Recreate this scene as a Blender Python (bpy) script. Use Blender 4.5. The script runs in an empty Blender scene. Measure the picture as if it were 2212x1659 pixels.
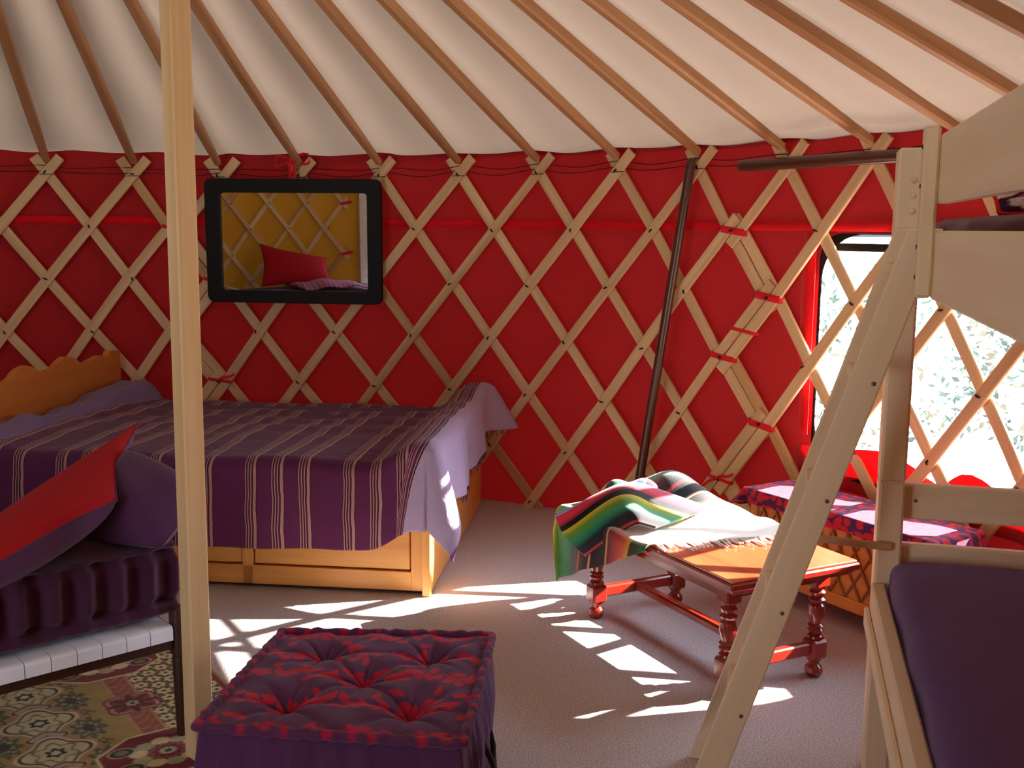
import bpy, math, random
import numpy as np
from mathutils import Vector, Matrix
from mathutils.geometry import delaunay_2d_cdt

random.seed(4)
rng = np.random.default_rng(7)
SC = bpy.context.scene
COL = SC.collection
PI = math.pi

# ---------------------------------------------------------------- helpers
def V(*a):
    return np.array(a if len(a) > 1 else a[0], float)

def unit(v):
    v = np.array(v, float)
    return v / (np.linalg.norm(v) + 1e-12)

def lin(r, g, b):
    f = lambda c: (c / 255 / 12.92) if c <= 10 else ((c / 255 + .055) / 1.055) ** 2.4
    return (f(r), f(g), f(b))

def sm(e0, e1, x):
    t = np.clip((x - e0) / (e1 - e0), 0, 1)
    return t * t * (3 - 2 * t)

class MB:
    """Collects shapes; guv holds grain coordinates (x along the piece), col an optional colour."""
    def __init__(s):
        s.v = []; s.f = []; s.g = []; s.c = []; s.n = 0; s.hascol = False
    def add(s, verts, faces, guv=None, col=None):
        verts = np.asarray(verts, float).reshape(-1, 3)
        if guv is None:
            guv = verts
        if col is None:
            col = np.ones((len(verts), 3))
        else:
            s.hascol = True
            col = np.broadcast_to(np.asarray(col, float), (len(verts), 3))
        s.v.append(verts); s.g.append(np.asarray(guv, float)); s.c.append(col)
        s.f += [tuple(int(i) + s.n for i in f) for f in faces]
        s.n += len(verts)
        return s
    def box(s, c, ax, h, ch=.004):
        """chamfered box: centre, three axes, half sizes"""
        c = V(c); ax = [unit(a) for a in ax]; h = list(h)
        ch = min(ch, *(.45 * k for k in h))
        off = rng.uniform(-40, 40, 3)
        L = int(np.argmax(h)); order = [L] + [i for i in range(3) if i != L]
        vs, gs, idx = [], [], {}
        for sx in (-1, 1):
            for sy in (-1, 1):
                for sz in (-1, 1):
                    sg = (sx, sy, sz)
                    for k in range(3):
                        loc = [sg[i] * (h[i] if i == k else h[i] - ch) for i in range(3)]
                        idx[sg, k] = len(vs)
                        vs.append(c + sum(loc[i] * ax[i] for i in range(3)))
                        gs.append([loc[o] for o in order] + off)
        fs = []
        for k in range(3):
            a, b = [(1, 2), (2, 0), (0, 1)][k]
            for sg in (-1, 1):
                q = []
                for (p, r) in ((-1, -1), (1, -1), (1, 1), (-1, 1)):
                    t = [0, 0, 0]; t[k] = sg; t[a] = p; t[b] = r
                    q.append(idx[tuple(t), k])
                fs.append(q if sg > 0 else q[::-1])
        for k in range(3):
            a, b = [(1, 2), (2, 0), (0, 1)][k]
            for p in (-1, 1):
                for r in (-1, 1):
                    t0 = [0, 0, 0]; t1 = [0, 0, 0]
                    t0[k] = -1; t1[k] = 1
                    for t in (t0, t1):
                        t[a] = p; t[b] = r
                    fs.append([idx[tuple(t0), a], idx[tuple(t1), a], idx[tuple(t1), b], idx[tuple(t0), b]])
        for sx in (-1, 1):
            for sy in (-1, 1):
                for sz in (-1, 1):
                    fs.append([idx[(sx, sy, sz), k] for k in range(3)])
        return s.add(vs, fs, gs)
    def abox(s, lo, hi, ch=.004):
        lo = V(lo); hi = V(hi)
        return s.box((lo + hi) / 2, np.eye(3), (hi - lo) / 2, ch)
    def bar(s, p, q, w, t, side, ch=.003):
        """board from p to q, w wide along 'side', t thick"""
        p = V(p); q = V(q); d = unit(q - p); side = V(side); side = unit(side - d * (side @ d))
        return s.box((p + q) / 2, [d, side, np.cross(d, side)], (np.linalg.norm(q - p) / 2, w / 2, t / 2), ch)
    def tube(s, pts, rad, n=10, caps=True, col=None, closed=False):
        pts = np.asarray(pts, float); m = len(pts)
        rad = np.broadcast_to(np.asarray(rad, float), (m,))
        tan = np.gradient(pts, axis=0)
        if closed:
            tan = np.roll(pts, -1, 0) - np.roll(pts, 1, 0)
        ref = V(0, 0, 1) if abs(unit(tan[0])[2]) < .9 else V(1, 0, 0)
        vs, gs = [], []; L = 0; off = rng.uniform(-40, 40, 3)
        for i in range(m):
            t = unit(tan[i]); a = unit(np.cross(t, ref)); b = np.cross(t, a); ref = np.cross(a, t) if False else ref
            if i: L += np.linalg.norm(pts[i] - pts[i - 1])
            for k in range(n):
                w = 2 * PI * k / n
                vs.append(pts[i] + rad[i] * (math.cos(w) * a + math.sin(w) * b))
                gs.append(V(L, rad[i] * math.cos(w), rad[i] * math.sin(w)) + off)
        fs = []
        for i in range(m if closed else m - 1):
            for k in range(n):
                k2 = (k + 1) % n; i2 = (i + 1) % m
                fs.append((i * n + k, i * n + k2, i2 * n + k2, i2 * n + k))
        if caps and not closed:
            fs.append(tuple(range(n))[::-1]); fs.append(tuple((m - 1) * n + k for k in range(n)))
        return s.add(vs, fs, gs, col)
    def lathe(s, base, prof, n=24, axis=(0, 0, 1)):
        """profile [(z, r)] turned about an axis"""
        base = V(base); ax = unit(axis)
        ref = V(1, 0, 0) if abs(ax[0]) < .9 else V(0, 1, 0)
        a = unit(np.cross(ax, ref)); b = np.cross(ax, a)
        vs, gs = [], []; off = rng.uniform(-40, 40, 3)
        for z, r in prof:
            for k in range(n):
                w = 2 * PI * k / n
                vs.append(base + ax * z + r * (math.cos(w) * a + math.sin(w) * b))
                gs.append(V(z, r * math.cos(w), r * math.sin(w)) + off)
        m = len(prof); fs = []
        for i in range(m - 1):
            for k in range(n):
                k2 = (k + 1) % n
                fs.append((i * n + k, i * n + k2, (i + 1) * n + k2, (i + 1) * n + k))
        fs.append(tuple(range(n))[::-1]); fs.append(tuple((m - 1) * n + k for k in range(n)))
        return s.add(vs, fs, gs)
    def grid(s, P, col=None, guv=None, flip=False, close_u=False):
        """P: array (nu, nv, 3)"""
        P = np.asarray(P, float); nu, nv = P.shape[:2]
        fs = []
        for i in range(nu if close_u else nu - 1):
            i2 = (i + 1) % nu
            for j in range(nv - 1):
                q = (i * nv + j, i2 * nv + j, i2 * nv + j + 1, i * nv + j + 1)
                fs.append(q[::-1] if flip else q)
        return s.add(P.reshape(-1, 3), fs, None if guv is None else np.asarray(guv).reshape(-1, 3),
                     None if col is None else np.asarray(col).reshape(-1, 3))
    def prism(s, poly, o, ax, ay, an, t):
        """polygon (2D list) in plane o+x*ax+y*ay, thickness t along an"""
        o = V(o); ax = V(ax); ay = V(ay); an = V(an); n = len(poly); off = rng.uniform(-40, 40, 3)
        vs, gs = [], []
        for k in (0, 1):
            for x, y in poly:
                vs.append(o + x * ax + y * ay + an * t * k); gs.append(V(x, y, t * k) + off)
        fs = [tuple(range(n)), tuple(range(2 * n - 1, n - 1, -1))]
        for i in range(n):
            j = (i + 1) % n
            fs.append((i, i + n, j + n, j))
        return s.add(vs, fs, gs)

def root_loc(p):
    while p.parent:
        p = p.parent
    return V(p.location)

def obj(name, mb, mat, parent=None, smooth=False, solid=0, bevel=0, flat_angle=None):
    me = bpy.data.meshes.new(name)
    vs = np.concatenate(mb.v)
    if parent is not None:
        vs = vs - root_loc(parent)
    me.from_pydata([tuple(p) for p in vs], [], mb.f)
    a = me.attributes.new('guv', 'FLOAT_VECTOR', 'POINT')
    a.data.foreach_set('vector', np.concatenate(mb.g).astype(np.float32).ravel())
    if mb.hascol:
        c = np.concatenate(mb.c); c = np.concatenate([c, np.ones((len(c), 1))], 1)
        a = me.attributes.new('tint', 'FLOAT_COLOR', 'POINT')
        a.data.foreach_set('color', c.astype(np.float32).ravel())
    me.update()
    if smooth:
        me.polygons.foreach_set('use_smooth', [True] * len(me.polygons))
        if flat_angle:
            try:
                me.set_sharp_from_angle(angle=math.radians(flat_angle))
            except Exception:
                pass
    o = bpy.data.objects.new(name, me); COL.objects.link(o)
    if mat is not None:
        me.materials.append(mat)
    if parent is not None:
        o.parent = parent
    if solid:
        m = o.modifiers.new('thickness', 'SOLIDIFY'); m.thickness = solid; m.offset = 0
    return o

def tag(o, label=None, cat=None, group=None, kind=None):
    if label: o['label'] = label
    if cat: o['category'] = cat
    if group: o['group'] = group
    if kind: o['kind'] = kind
    return o

def thing(name, label, cat, loc, group=None):
    o = bpy.data.objects.new(name, None); COL.objects.link(o)
    o.location = tuple(float(x) for x in loc); o.empty_display_size = .1
    return tag(o, label, cat, group)

# ---------------------------------------------------------------- materials
def newmat(name):
    m = bpy.data.materials.new(name); m.use_nodes = True
    nt = m.node_tree; nt.nodes.clear()
    return m, nt, nt.nodes, nt.links

def N(nt, typ, **kw):
    n = nt.nodes.new(typ)
    for k, v in kw.items():
        if k.startswith('i_'):
            n.inputs[k[2:].replace('_', ' ')].default_value = v
        else:
            setattr(n, k, v)
    return n

def ramp(nt, fac, stops):
    n = nt.nodes.new('ShaderNodeValToRGB')
    e = n.color_ramp.elements
    while len(e) < len(stops): e.new(.5)
    for el, (p, c) in zip(e, stops):
        el.position = p; el.color = (*c, 1)
    nt.links.new(fac, n.inputs[0])
    return n.outputs[0]

def wood(name, c1, c2, rough=.55, coat=0, grain=60, knots=0, spec=.35):
    m, nt, nd, lk = newmat(name)
    at = N(nt, 'ShaderNodeAttribute', attribute_name='guv')
    mp = N(nt, 'ShaderNodeMapping'); mp.inputs['Scale'].default_value = (1.4, grain * .55, grain * .55)
    lk.new(at.outputs['Vector'], mp.inputs[0])
    n1 = N(nt, 'ShaderNodeTexNoise', i_Scale=1.0, i_Detail=5.0, i_Roughness=.6); lk.new(mp.outputs[0], n1.inputs['Vector'])
    mp2 = N(nt, 'ShaderNodeMapping'); mp2.inputs['Scale'].default_value = (.35, 5, 5)
    lk.new(at.outputs['Vector'], mp2.inputs[0])
    n2 = N(nt, 'ShaderNodeTexNoise', i_Scale=1.0, i_Detail=2.0); lk.new(mp2.outputs[0], n2.inputs['Vector'])
    mx = N(nt, 'ShaderNodeMath', operation='MULTIPLY_ADD'); lk.new(n1.outputs['Fac'], mx.inputs[0]); mx.inputs[1].default_value = .6
    ml = N(nt, 'ShaderNodeMath', operation='MULTIPLY'); lk.new(n2.outputs['Fac'], ml.inputs[0]); ml.inputs[1].default_value = .4
    lk.new(ml.outputs[0], mx.inputs[2])
    col = ramp(nt, mx.outputs[0], [(.3, c1), (.68, c2)])
    if knots:
        vo = N(nt, 'ShaderNodeTexVoronoi', i_Scale=1.0); mp3 = N(nt, 'ShaderNodeMapping'); mp3.inputs['Scale'].default_value = (knots, knots * 2.2, knots * 2.2)
        lk.new(at.outputs['Vector'], mp3.inputs[0]); lk.new(mp3.outputs[0], vo.inputs['Vector'])
        kc = ramp(nt, vo.outputs['Distance'], [(.05, (0.25, .16, .1)), (.13, (1, 1, 1))])
        mm = N(nt, 'ShaderNodeMix', data_type='RGBA', blend_type='MULTIPLY'); mm.inputs[0].default_value = .8
        lk.new(col, mm.inputs[6]); lk.new(kc, mm.inputs[7]); col = mm.outputs[2]
    b = N(nt, 'ShaderNodeBsdfPrincipled', i_Roughness=rough)
    b.inputs['Specular IOR Level'].default_value = spec
    b.inputs['Coat Weight'].default_value = coat; b.inputs['Coat Roughness'].default_value = .15
    lk.new(col, b.inputs['Base Color'])
    bp = N(nt, 'ShaderNodeBump', i_Strength=.12, i_Distance=.002); lk.new(n1.outputs['Fac'], bp.inputs['Height']); lk.new(bp.outputs[0], b.inputs['Normal'])
    o = N(nt, 'ShaderNodeOutputMaterial'); lk.new(b.outputs[0], o.inputs[0])
    return m

def cloth(name, c, rough=.9, trans=0, weave=500, wr=.0, wscale=6, attr=False, sheen=.15, var=.12, bump=.25, tcol=None):
    """woven cloth; trans = share of light let through"""
    m, nt, nd, lk = newmat(name)
    tc = N(nt, 'ShaderNodeAttribute', attribute_name='guv')
    n1 = N(nt, 'ShaderNodeTexNoise', i_Scale=float(wscale), i_Detail=3.0); lk.new(tc.outputs['Vector'], n1.inputs['Vector'])
    n2 = N(nt, 'ShaderNodeTexNoise', i_Scale=float(weave), i_Detail=1.0); lk.new(tc.outputs['Vector'], n2.inputs['Vector'])
    if attr:
        ca = N(nt, 'ShaderNodeAttribute', attribute_name='tint'); base = ca.outputs['Color']
    else:
        rg = N(nt, 'ShaderNodeRGB'); rg.outputs[0].default_value = (*c, 1); base = rg.outputs[0]
    ad = N(nt, 'ShaderNodeMath', operation='ADD'); lk.new(n1.outputs['Fac'], ad.inputs[0]); lk.new(n2.outputs['Fac'], ad.inputs[1])
    mr = N(nt, 'ShaderNodeMapRange'); lk.new(ad.outputs[0], mr.inputs[0])
    mr.inputs[1].default_value = .6; mr.inputs[2].default_value = 1.4; mr.inputs[3].default_value = 1 - var; mr.inputs[4].default_value = 1 + var
    hs = N(nt, 'ShaderNodeMix', data_type='RGBA', blend_type='MULTIPLY'); hs.inputs[0].default_value = 1
    lk.new(base, hs.inputs[6]); lk.new(mr.outputs[0], hs.inputs[7])
    b = N(nt, 'ShaderNodeBsdfPrincipled', i_Roughness=rough)
    b.inputs['Specular IOR Level'].default_value = .15
    b.inputs['Sheen Weight'].default_value = sheen
    lk.new(hs.outputs[2], b.inputs['Base Color'])
    bp = N(nt, 'ShaderNodeBump', i_Strength=bump, i_Distance=.003); lk.new(n2.outputs['Fac'], bp.inputs['Height'])
    last = bp
    if wr:
        mpw = N(nt, 'ShaderNodeMapping'); mpw.inputs['Scale'].default_value = (1, 1, .35); lk.new(tc.outputs['Vector'], mpw.inputs[0])
        n3 = N(nt, 'ShaderNodeTexNoise', i_Scale=float(wscale) * .8, i_Detail=2.0); n3.inputs['Distortion'].default_value = .8
        lk.new(mpw.outputs[0], n3.inputs['Vector'])
        b2 = N(nt, 'ShaderNodeBump', i_Strength=wr, i_Distance=.03); lk.new(n3.outputs['Fac'], b2.inputs['Height']); lk.new(bp.outputs[0], b2.inputs['Normal']); last = b2
    lk.new(last.outputs[0], b.inputs['Normal'])
    o = N(nt, 'ShaderNodeOutputMaterial')
    if trans:
        t = N(nt, 'ShaderNodeBsdfTranslucent')
        if tcol is not None: t.inputs['Color'].default_value = (*tcol, 1)
        else: lk.new(hs.outputs[2], t.inputs['Color'])
        mx = N(nt, 'ShaderNodeMixShader'); mx.inputs[0].default_value = trans
        lk.new(b.outputs[0], mx.inputs[1]); lk.new(t.outputs[0], mx.inputs[2]); lk.new(mx.outputs[0], o.inputs[0])
    else:
        lk.new(b.outputs[0], o.inputs[0])
    return m

def plain(name, c, rough=.5, metal=0, spec=.4):
    m, nt, nd, lk = newmat(name)
    tc = N(nt, 'ShaderNodeAttribute', attribute_name='guv')
    n1 = N(nt, 'ShaderNodeTexNoise', i_Scale=25.0, i_Detail=3.0); lk.new(tc.outputs['Vector'], n1.inputs['Vector'])
    col = ramp(nt, n1.outputs['Fac'], [(.3, tuple(x * .88 for x in c)), (.7, tuple(min(1, x * 1.1) for x in c))])
    b = N(nt, 'ShaderNodeBsdfPrincipled', i_Roughness=rough, i_Metallic=float(metal)); b.inputs['Specular IOR Level'].default_value = spec
    lk.new(col, b.inputs['Base Color'])
    o = N(nt, 'ShaderNodeOutputMaterial'); lk.new(b.outputs[0], o.inputs[0])
    return m

M = {}
M['lath'] = wood('ash_lath', lin(190, 150, 106), lin(232, 200, 154), .6)
M['lath_d'] = wood('ash_lath_browner', lin(170, 122, 78), lin(212, 168, 118), .6)
M['pole'] = wood('roof_pole_wood', lin(150, 102, 62), lin(196, 148, 104), .5, grain=45)
M['post'] = wood('pine_post', lin(206, 160, 108), lin(236, 204, 156), .5, grain=50, knots=1.3)
M['pine'] = wood('raw_pine', lin(222, 192, 156), lin(244, 224, 194), .55, grain=40, knots=1.6)
M['bedwood'] = wood('honey_pine', lin(214, 138, 56), lin(246, 186, 100), .4, grain=40, spec=.5)
M['head'] = wood('headboard_pine', lin(188, 106, 40), lin(222, 144, 70), .4, grain=30)
M['mahog'] = wood('red_mahogany', lin(110, 22, 14), lin(158, 42, 26), .22, coat=.5, grain=40, spec=.6)
M['mahog_top'] = wood('mahogany_top', lin(172, 66, 38), lin(206, 98, 58), .22, coat=.4, grain=40, spec=.6)
M['chestwood'] = wood('chest_wood', lin(176, 96, 30), lin(214, 138, 56), .4, grain=40, spec=.5)
M['chestdark'] = wood('chest_lattice_wood', lin(112, 62, 24), lin(160, 98, 42), .4, grain=40)
M['darkwood'] = wood('dark_brown_wood', lin(44, 22, 16), lin(76, 40, 28), .4, grain=40, spec=.5)
M['brownpole'] = wood('varnished_brown_pole', lin(62, 32, 22), lin(92, 52, 38), .3, grain=30, spec=.6)
M['white'] = plain('white_paint', lin(226, 222, 216), .5)
M['slat'] = cloth('pale_webbing', lin(240, 242, 255), .8, var=.04, wscale=20, weave=900)
M['black'] = plain('black_frame', lin(18, 15, 14), .6, spec=.2)
M['knot'] = plain('black_cord', lin(34, 24, 22), .8)
M['screw'] = plain('steel_screw', lin(120, 112, 104), .35, .9)
M['tie'] = cloth('red_ribbon', lin(236, 30, 42), .7, trans=.1, var=.06)
M['redcanvas'] = cloth('red_canvas', lin(160, 32, 36), .85, trans=.007, tcol=lin(230, 40, 40), wr=.45, wscale=3.0, weave=700, var=.06)
M['red_seam_glow'] = cloth('backlit_red_seam', lin(226, 10, 24), .8, trans=.045, tcol=lin(250, 20, 34), var=.05)  # brighter red than the canvas stands for daylight glowing through the seam
M['redflap'] = cloth('red_canvas_flap', lin(208, 44, 54), .8, trans=.35, wr=.2, wscale=4, var=.05)
M['yellow'] = cloth('mustard_canvas', lin(206, 150, 50), .85, trans=.02, wr=.2, wscale=3, var=.06)
M['canvas'] = cloth('white_cotton_canvas', lin(140, 124, 112), .9, trans=.023, wr=.16, wscale=4, weave=400, var=.03, tcol=lin(250, 222, 200))
M['purple'] = cloth('purple_cotton', lin(84, 44, 84), .9, var=.12, wr=.12, wscale=8)
M['tuft'] = cloth('aubergine_cotton', lin(70, 32, 56), .9, var=.12, wr=.15, wscale=9)
M['sheet'] = cloth('violet_sheet', lin(92, 58, 118), .9, var=.06, wr=.1, wscale=5)
M['maroon'] = cloth('maroon_sheet', lin(94, 40, 54), .9, var=.06)
M['lilac'] = cloth('lilac_sheet', lin(128, 108, 148), .9, var=.06, wr=.2, wscale=9)
M['redcush'] = cloth('red_cushion', lin(172, 24, 34), .85, sheen=.02, var=.06, wr=.12, wscale=8)
M['tinted'] = cloth('printed_cloth', (1, 1, 1), .9, attr=True, var=.1, weave=800, wscale=14)
M['fringe'] = cloth('white_fringe', lin(232, 226, 220), .9, var=.04)
M['rug'] = cloth('rug_pile', (1, 1, 1), .95, attr=True, var=.2, weave=600, wscale=30, bump=.4)

def spread_mat():
    m, nt, nd, lk = newmat('striped_bedspread')
    at = N(nt, 'ShaderNodeAttribute', attribute_name='guv'); sp = N(nt, 'ShaderNodeSeparateXYZ'); lk.new(at.outputs['Vector'], sp.inputs[0])
    ns = N(nt, 'ShaderNodeTexNoise', i_Scale=9.0, i_Detail=3.0); lk.new(at.outputs['Vector'], ns.inputs['Vector'])
    def mth(op, a, b=None, c=None):
        n = N(nt, 'ShaderNodeMath', operation=op)
        for i, v in enumerate((a, b, c)):
            if v is None: continue
            if isinstance(v, (int, float)): n.inputs[i].default_value = v
            else: lk.new(v, n.inputs[i])
        return n.outputs[0]
    x = mth('MULTIPLY_ADD', ns.outputs['Fac'], .014, sp.outputs['X']); x = mth('SUBTRACT', x, .007)
    p = mth('FLOORED_MODULO', mth('ADD', x, .308 * 8 - .047), .308)        # 0 .. period
    q = mth('FLOORED_MODULO', p, .0835)
    on = mth('LESS_THAN', p, .2505)
    plum, line, dk = lin(92, 40, 80), lin(172, 130, 128), lin(64, 28, 52)
    st = [(0, plum)]
    for a0, a1 in ((.012, .0155), (.0205, .024), (.029, .0325), (.038, .047)):
        st += [(a0 - .002, dk), (a0, line), (a1, dk), (a1 + .002, plum)]
    cr_ = N(nt, 'ShaderNodeValToRGB'); cr_.color_ramp.interpolation = 'CONSTANT'; e = cr_.color_ramp.elements
    while len(e) < len(st): e.new(.5)
    for el_, (pp_, c) in zip(e, st): el_.position = pp_ / .0835; el_.color = (*c, 1)
    lk.new(mth('DIVIDE', q, .0835), cr_.inputs[0])
    m1 = N(nt, 'ShaderNodeMix', data_type='RGBA'); lk.new(on, m1.inputs[0]); m1.inputs[6].default_value = (*plum, 1); lk.new(cr_.outputs[0], m1.inputs[7])
    # the end of the cloth: edge lines, then lilac (guv.z moves the edge sideways)
    xe = mth('ADD', x, sp.outputs['Z'])
    st = [(0, plum), (.016, line), (.0195, plum), (.024, line), (.0275, plum), (.034, line), (.039, plum), (.050, line), (.054, lin(40, 14, 34)), (.058, lin(176, 158, 192)), (.39, lin(120, 80, 128))]
    c2 = N(nt, 'ShaderNodeValToRGB'); c2.color_ramp.interpolation = 'CONSTANT'; e = c2.color_ramp.elements
    while len(e) < len(st): e.new(.5)
    for el_, (pp_, c) in zip(e, st): el_.position = pp_ / .4; el_.color = (*c, 1)
    lk.new(mth('DIVIDE', mth('ADD', xe, .05), .4), c2.inputs[0])
    m2 = N(nt, 'ShaderNodeMix', data_type='RGBA'); lk.new(mth('GREATER_THAN', xe, -.036), m2.inputs[0]); lk.new(m1.outputs[2], m2.inputs[6]); lk.new(c2.outputs[0], m2.inputs[7])
    b = N(nt, 'ShaderNodeBsdfPrincipled', i_Roughness=.9); b.inputs['Specular IOR Level'].default_value = .1; b.inputs['Sheen Weight'].default_value = .15
    lk.new(m2.outputs[2], b.inputs['Base Color'])
    n2 = N(nt, 'ShaderNodeTexNoise', i_Scale=16.0, i_Detail=4.0); lk.new(at.outputs['Vector'], n2.inputs['Vector'])
    bp = N(nt, 'ShaderNodeBump', i_Strength=.35, i_Distance=.02); lk.new(n2.outputs['Fac'], bp.inputs['Height']); lk.new(bp.outputs[0], b.inputs['Normal'])
    o = N(nt, 'ShaderNodeOutputMaterial'); lk.new(b.outputs[0], o.inputs[0])
    return m
M['spread'] = spread_mat()

SER = [(0.0, (16, 14, 18)), (.048, (16, 14, 18)), (.050, (240, 170, 140)), (.056, (240, 170, 140)), (.058, (24, 14, 16)), (.112, (30, 14, 16)), (.114, (240, 160, 110)), (.120, (240, 160, 110)), (.122, (90, 14, 22)),
       (.165, (196, 30, 44)), (.20, (236, 90, 26)), (.225, (244, 190, 30)), (.228, (20, 20, 22)), (.262, (18, 76, 44)), (.30, (20, 140, 90)), (.333, (30, 200, 170)), (.336, (244, 240, 226)), (.344, (16, 18, 40)),
       (.385, (24, 50, 140)), (.43, (90, 150, 210)), (.434, (236, 160, 130)), (.44, (200, 40, 60)), (.49, (220, 44, 74)), (.522, (150, 16, 40)), (.525, (14, 12, 16)), (.560, (14, 12, 16)),
       (.563, (226, 200, 50)), (.60, (110, 160, 40)), (.66, (20, 150, 110)), (.70, (14, 30, 40)), (.742, (14, 14, 18)), (.748, (226, 40, 60))]
def serape_mat():
    m, nt, nd, lk = newmat('rainbow_serape')
    at = N(nt, 'ShaderNodeAttribute', attribute_name='guv'); sp = N(nt, 'ShaderNodeSeparateXYZ'); lk.new(at.outputs['Vector'], sp.inputs[0])
    d = N(nt, 'ShaderNodeMath', operation='FLOORED_MODULO'); lk.new(sp.outputs['X'], d.inputs[0]); d.inputs[1].default_value = .755
    d2 = N(nt, 'ShaderNodeMath', operation='DIVIDE'); lk.new(d.outputs[0], d2.inputs[0]); d2.inputs[1].default_value = .755
    col = ramp(nt, d2.outputs[0], [(p / .755, lin(*c)) for p, c in SER])
    wv = N(nt, 'ShaderNodeMath', operation='SINE'); ml = N(nt, 'ShaderNodeMath', operation='MULTIPLY'); lk.new(sp.outputs['X'], ml.inputs[0]); ml.inputs[1].default_value = 900.; lk.new(ml.outputs[0], wv.inputs[0])
    thr = N(nt, 'ShaderNodeMath', operation='GREATER_THAN'); lk.new(wv.outputs[0], thr.inputs[0]); thr.inputs[1].default_value = .6
    mk = N(nt, 'ShaderNodeMix', data_type='RGBA', blend_type='MULTIPLY'); lk.new(thr.outputs[0], mk.inputs[0]); lk.new(col, mk.inputs[6]); mk.inputs[7].default_value = (.5, .42, .42, 1)
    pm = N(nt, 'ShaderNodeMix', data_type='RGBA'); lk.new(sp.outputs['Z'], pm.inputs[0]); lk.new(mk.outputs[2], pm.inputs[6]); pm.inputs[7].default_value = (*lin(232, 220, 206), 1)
    b = N(nt, 'ShaderNodeBsdfPrincipled', i_Roughness=.8); b.inputs['Sheen Weight'].default_value = .4; b.inputs['Specular IOR Level'].default_value = .15
    lk.new(pm.outputs[2], b.inputs['Base Color'])
    n2 = N(nt, 'ShaderNodeTexNoise', i_Scale=420.0, i_Detail=2.0); lk.new(at.outputs['Vector'], n2.inputs['Vector'])
    bp = N(nt, 'ShaderNodeBump', i_Strength=.3, i_Distance=.004); lk.new(n2.outputs['Fac'], bp.inputs['Height']); lk.new(bp.outputs[0], b.inputs['Normal'])
    o = N(nt, 'ShaderNodeOutputMaterial'); lk.new(b.outputs[0], o.inputs[0])
    return m
M['serape'] = serape_mat()

def carpet_mat():
    m, nt, nd, lk = newmat('speckled_carpet')
    tc = N(nt, 'ShaderNodeTexCoord')
    n1 = N(nt, 'ShaderNodeTexNoise', i_Scale=260.0, i_Detail=3.0, i_Roughness=.7); lk.new(tc.outputs['Object'], n1.inputs['Vector'])
    n2 = N(nt, 'ShaderNodeTexNoise', i_Scale=2.0, i_Detail=2.0); lk.new(tc.outputs['Object'], n2.inputs['Vector'])
    col = ramp(nt, n1.outputs['Fac'], [(.32, lin(136, 124, 124)), (.5, lin(200, 190, 188)), (.68, lin(232, 224, 222))])
    mx = N(nt, 'ShaderNodeMix', data_type='RGBA', blend_type='MULTIPLY'); mx.inputs[0].default_value = 1
    r2 = ramp(nt, n2.outputs['Fac'], [(.3, (.92, .9, .9)), (.7, (1, 1, 1))])
    lk.new(col, mx.inputs[6]); lk.new(r2, mx.inputs[7])
    b = N(nt, 'ShaderNodeBsdfPrincipled', i_Roughness=.95); b.inputs['Specular IOR Level'].default_value = .1
    lk.new(mx.outputs[2], b.inputs['Base Color'])
    bp = N(nt, 'ShaderNodeBump', i_Strength=.5, i_Distance=.004); lk.new(n1.outputs['Fac'], bp.inputs['Height']); lk.new(bp.outputs[0], b.inputs['Normal'])
    o = N(nt, 'ShaderNodeOutputMaterial'); lk.new(b.outputs[0], o.inputs[0])
    return m
M['carpet'] = carpet_mat()

def pane_mat():
    m, nt, nd, lk = newmat('clear_vinyl')
    t = N(nt, 'ShaderNodeBsdfTransparent'); t.inputs[0].default_value = (.96, .98, 1, 1)
    g = N(nt, 'ShaderNodeBsdfGlossy', i_Roughness=.08)
    mx = N(nt, 'ShaderNodeMixShader'); mx.inputs[0].default_value = .04
    lk.new(t.outputs[0], mx.inputs[1]); lk.new(g.outputs[0], mx.inputs[2])
    o = N(nt, 'ShaderNodeOutputMaterial'); lk.new(mx.outputs[0], o.inputs[0])
    return m
M['pane'] = pane_mat()

def mirror_mat():
    m, nt, nd, lk = newmat('mirror_glass')
    g = N(nt, 'ShaderNodeBsdfGlossy', i_Roughness=0.0); g.inputs['Color'].default_value = (.9, .92, .92, 1)
    o = N(nt, 'ShaderNodeOutputMaterial'); lk.new(g.outputs[0], o.inputs[0])
    return m
M['mirror'] = mirror_mat()

def outdoor_mat(name, c1, c2, scale, trans=0):
    m, nt, nd, lk = newmat(name)
    tc = N(nt, 'ShaderNodeTexCoord')
    n1 = N(nt, 'ShaderNodeTexNoise', i_Scale=float(scale), i_Detail=5.0); lk.new(tc.outputs['Object'], n1.inputs['Vector'])
    col = ramp(nt, n1.outputs['Fac'], [(.35, c1), (.65, c2)])
    b = N(nt, 'ShaderNodeBsdfPrincipled', i_Roughness=.8); lk.new(col, b.inputs['Base Color'])
    o = N(nt, 'ShaderNodeOutputMaterial')
    if trans:
        t = N(nt, 'ShaderNodeBsdfTranslucent'); lk.new(col, t.inputs[0])
        mx = N(nt, 'ShaderNodeMixShader'); mx.inputs[0].default_value = trans
        lk.new(b.outputs[0], mx.inputs[1]); lk.new(t.outputs[0], mx.inputs[2]); lk.new(mx.outputs[0], o.inputs[0])
    else:
        lk.new(b.outputs[0], o.inputs[0])
    return m
M['grass'] = outdoor_mat('dry_grass', lin(205, 214, 205), lin(236, 240, 232), 3)
M['leaf'] = outdoor_mat('pale_leaves', lin(84, 104, 104), lin(112, 138, 130), 6, .3)

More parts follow.
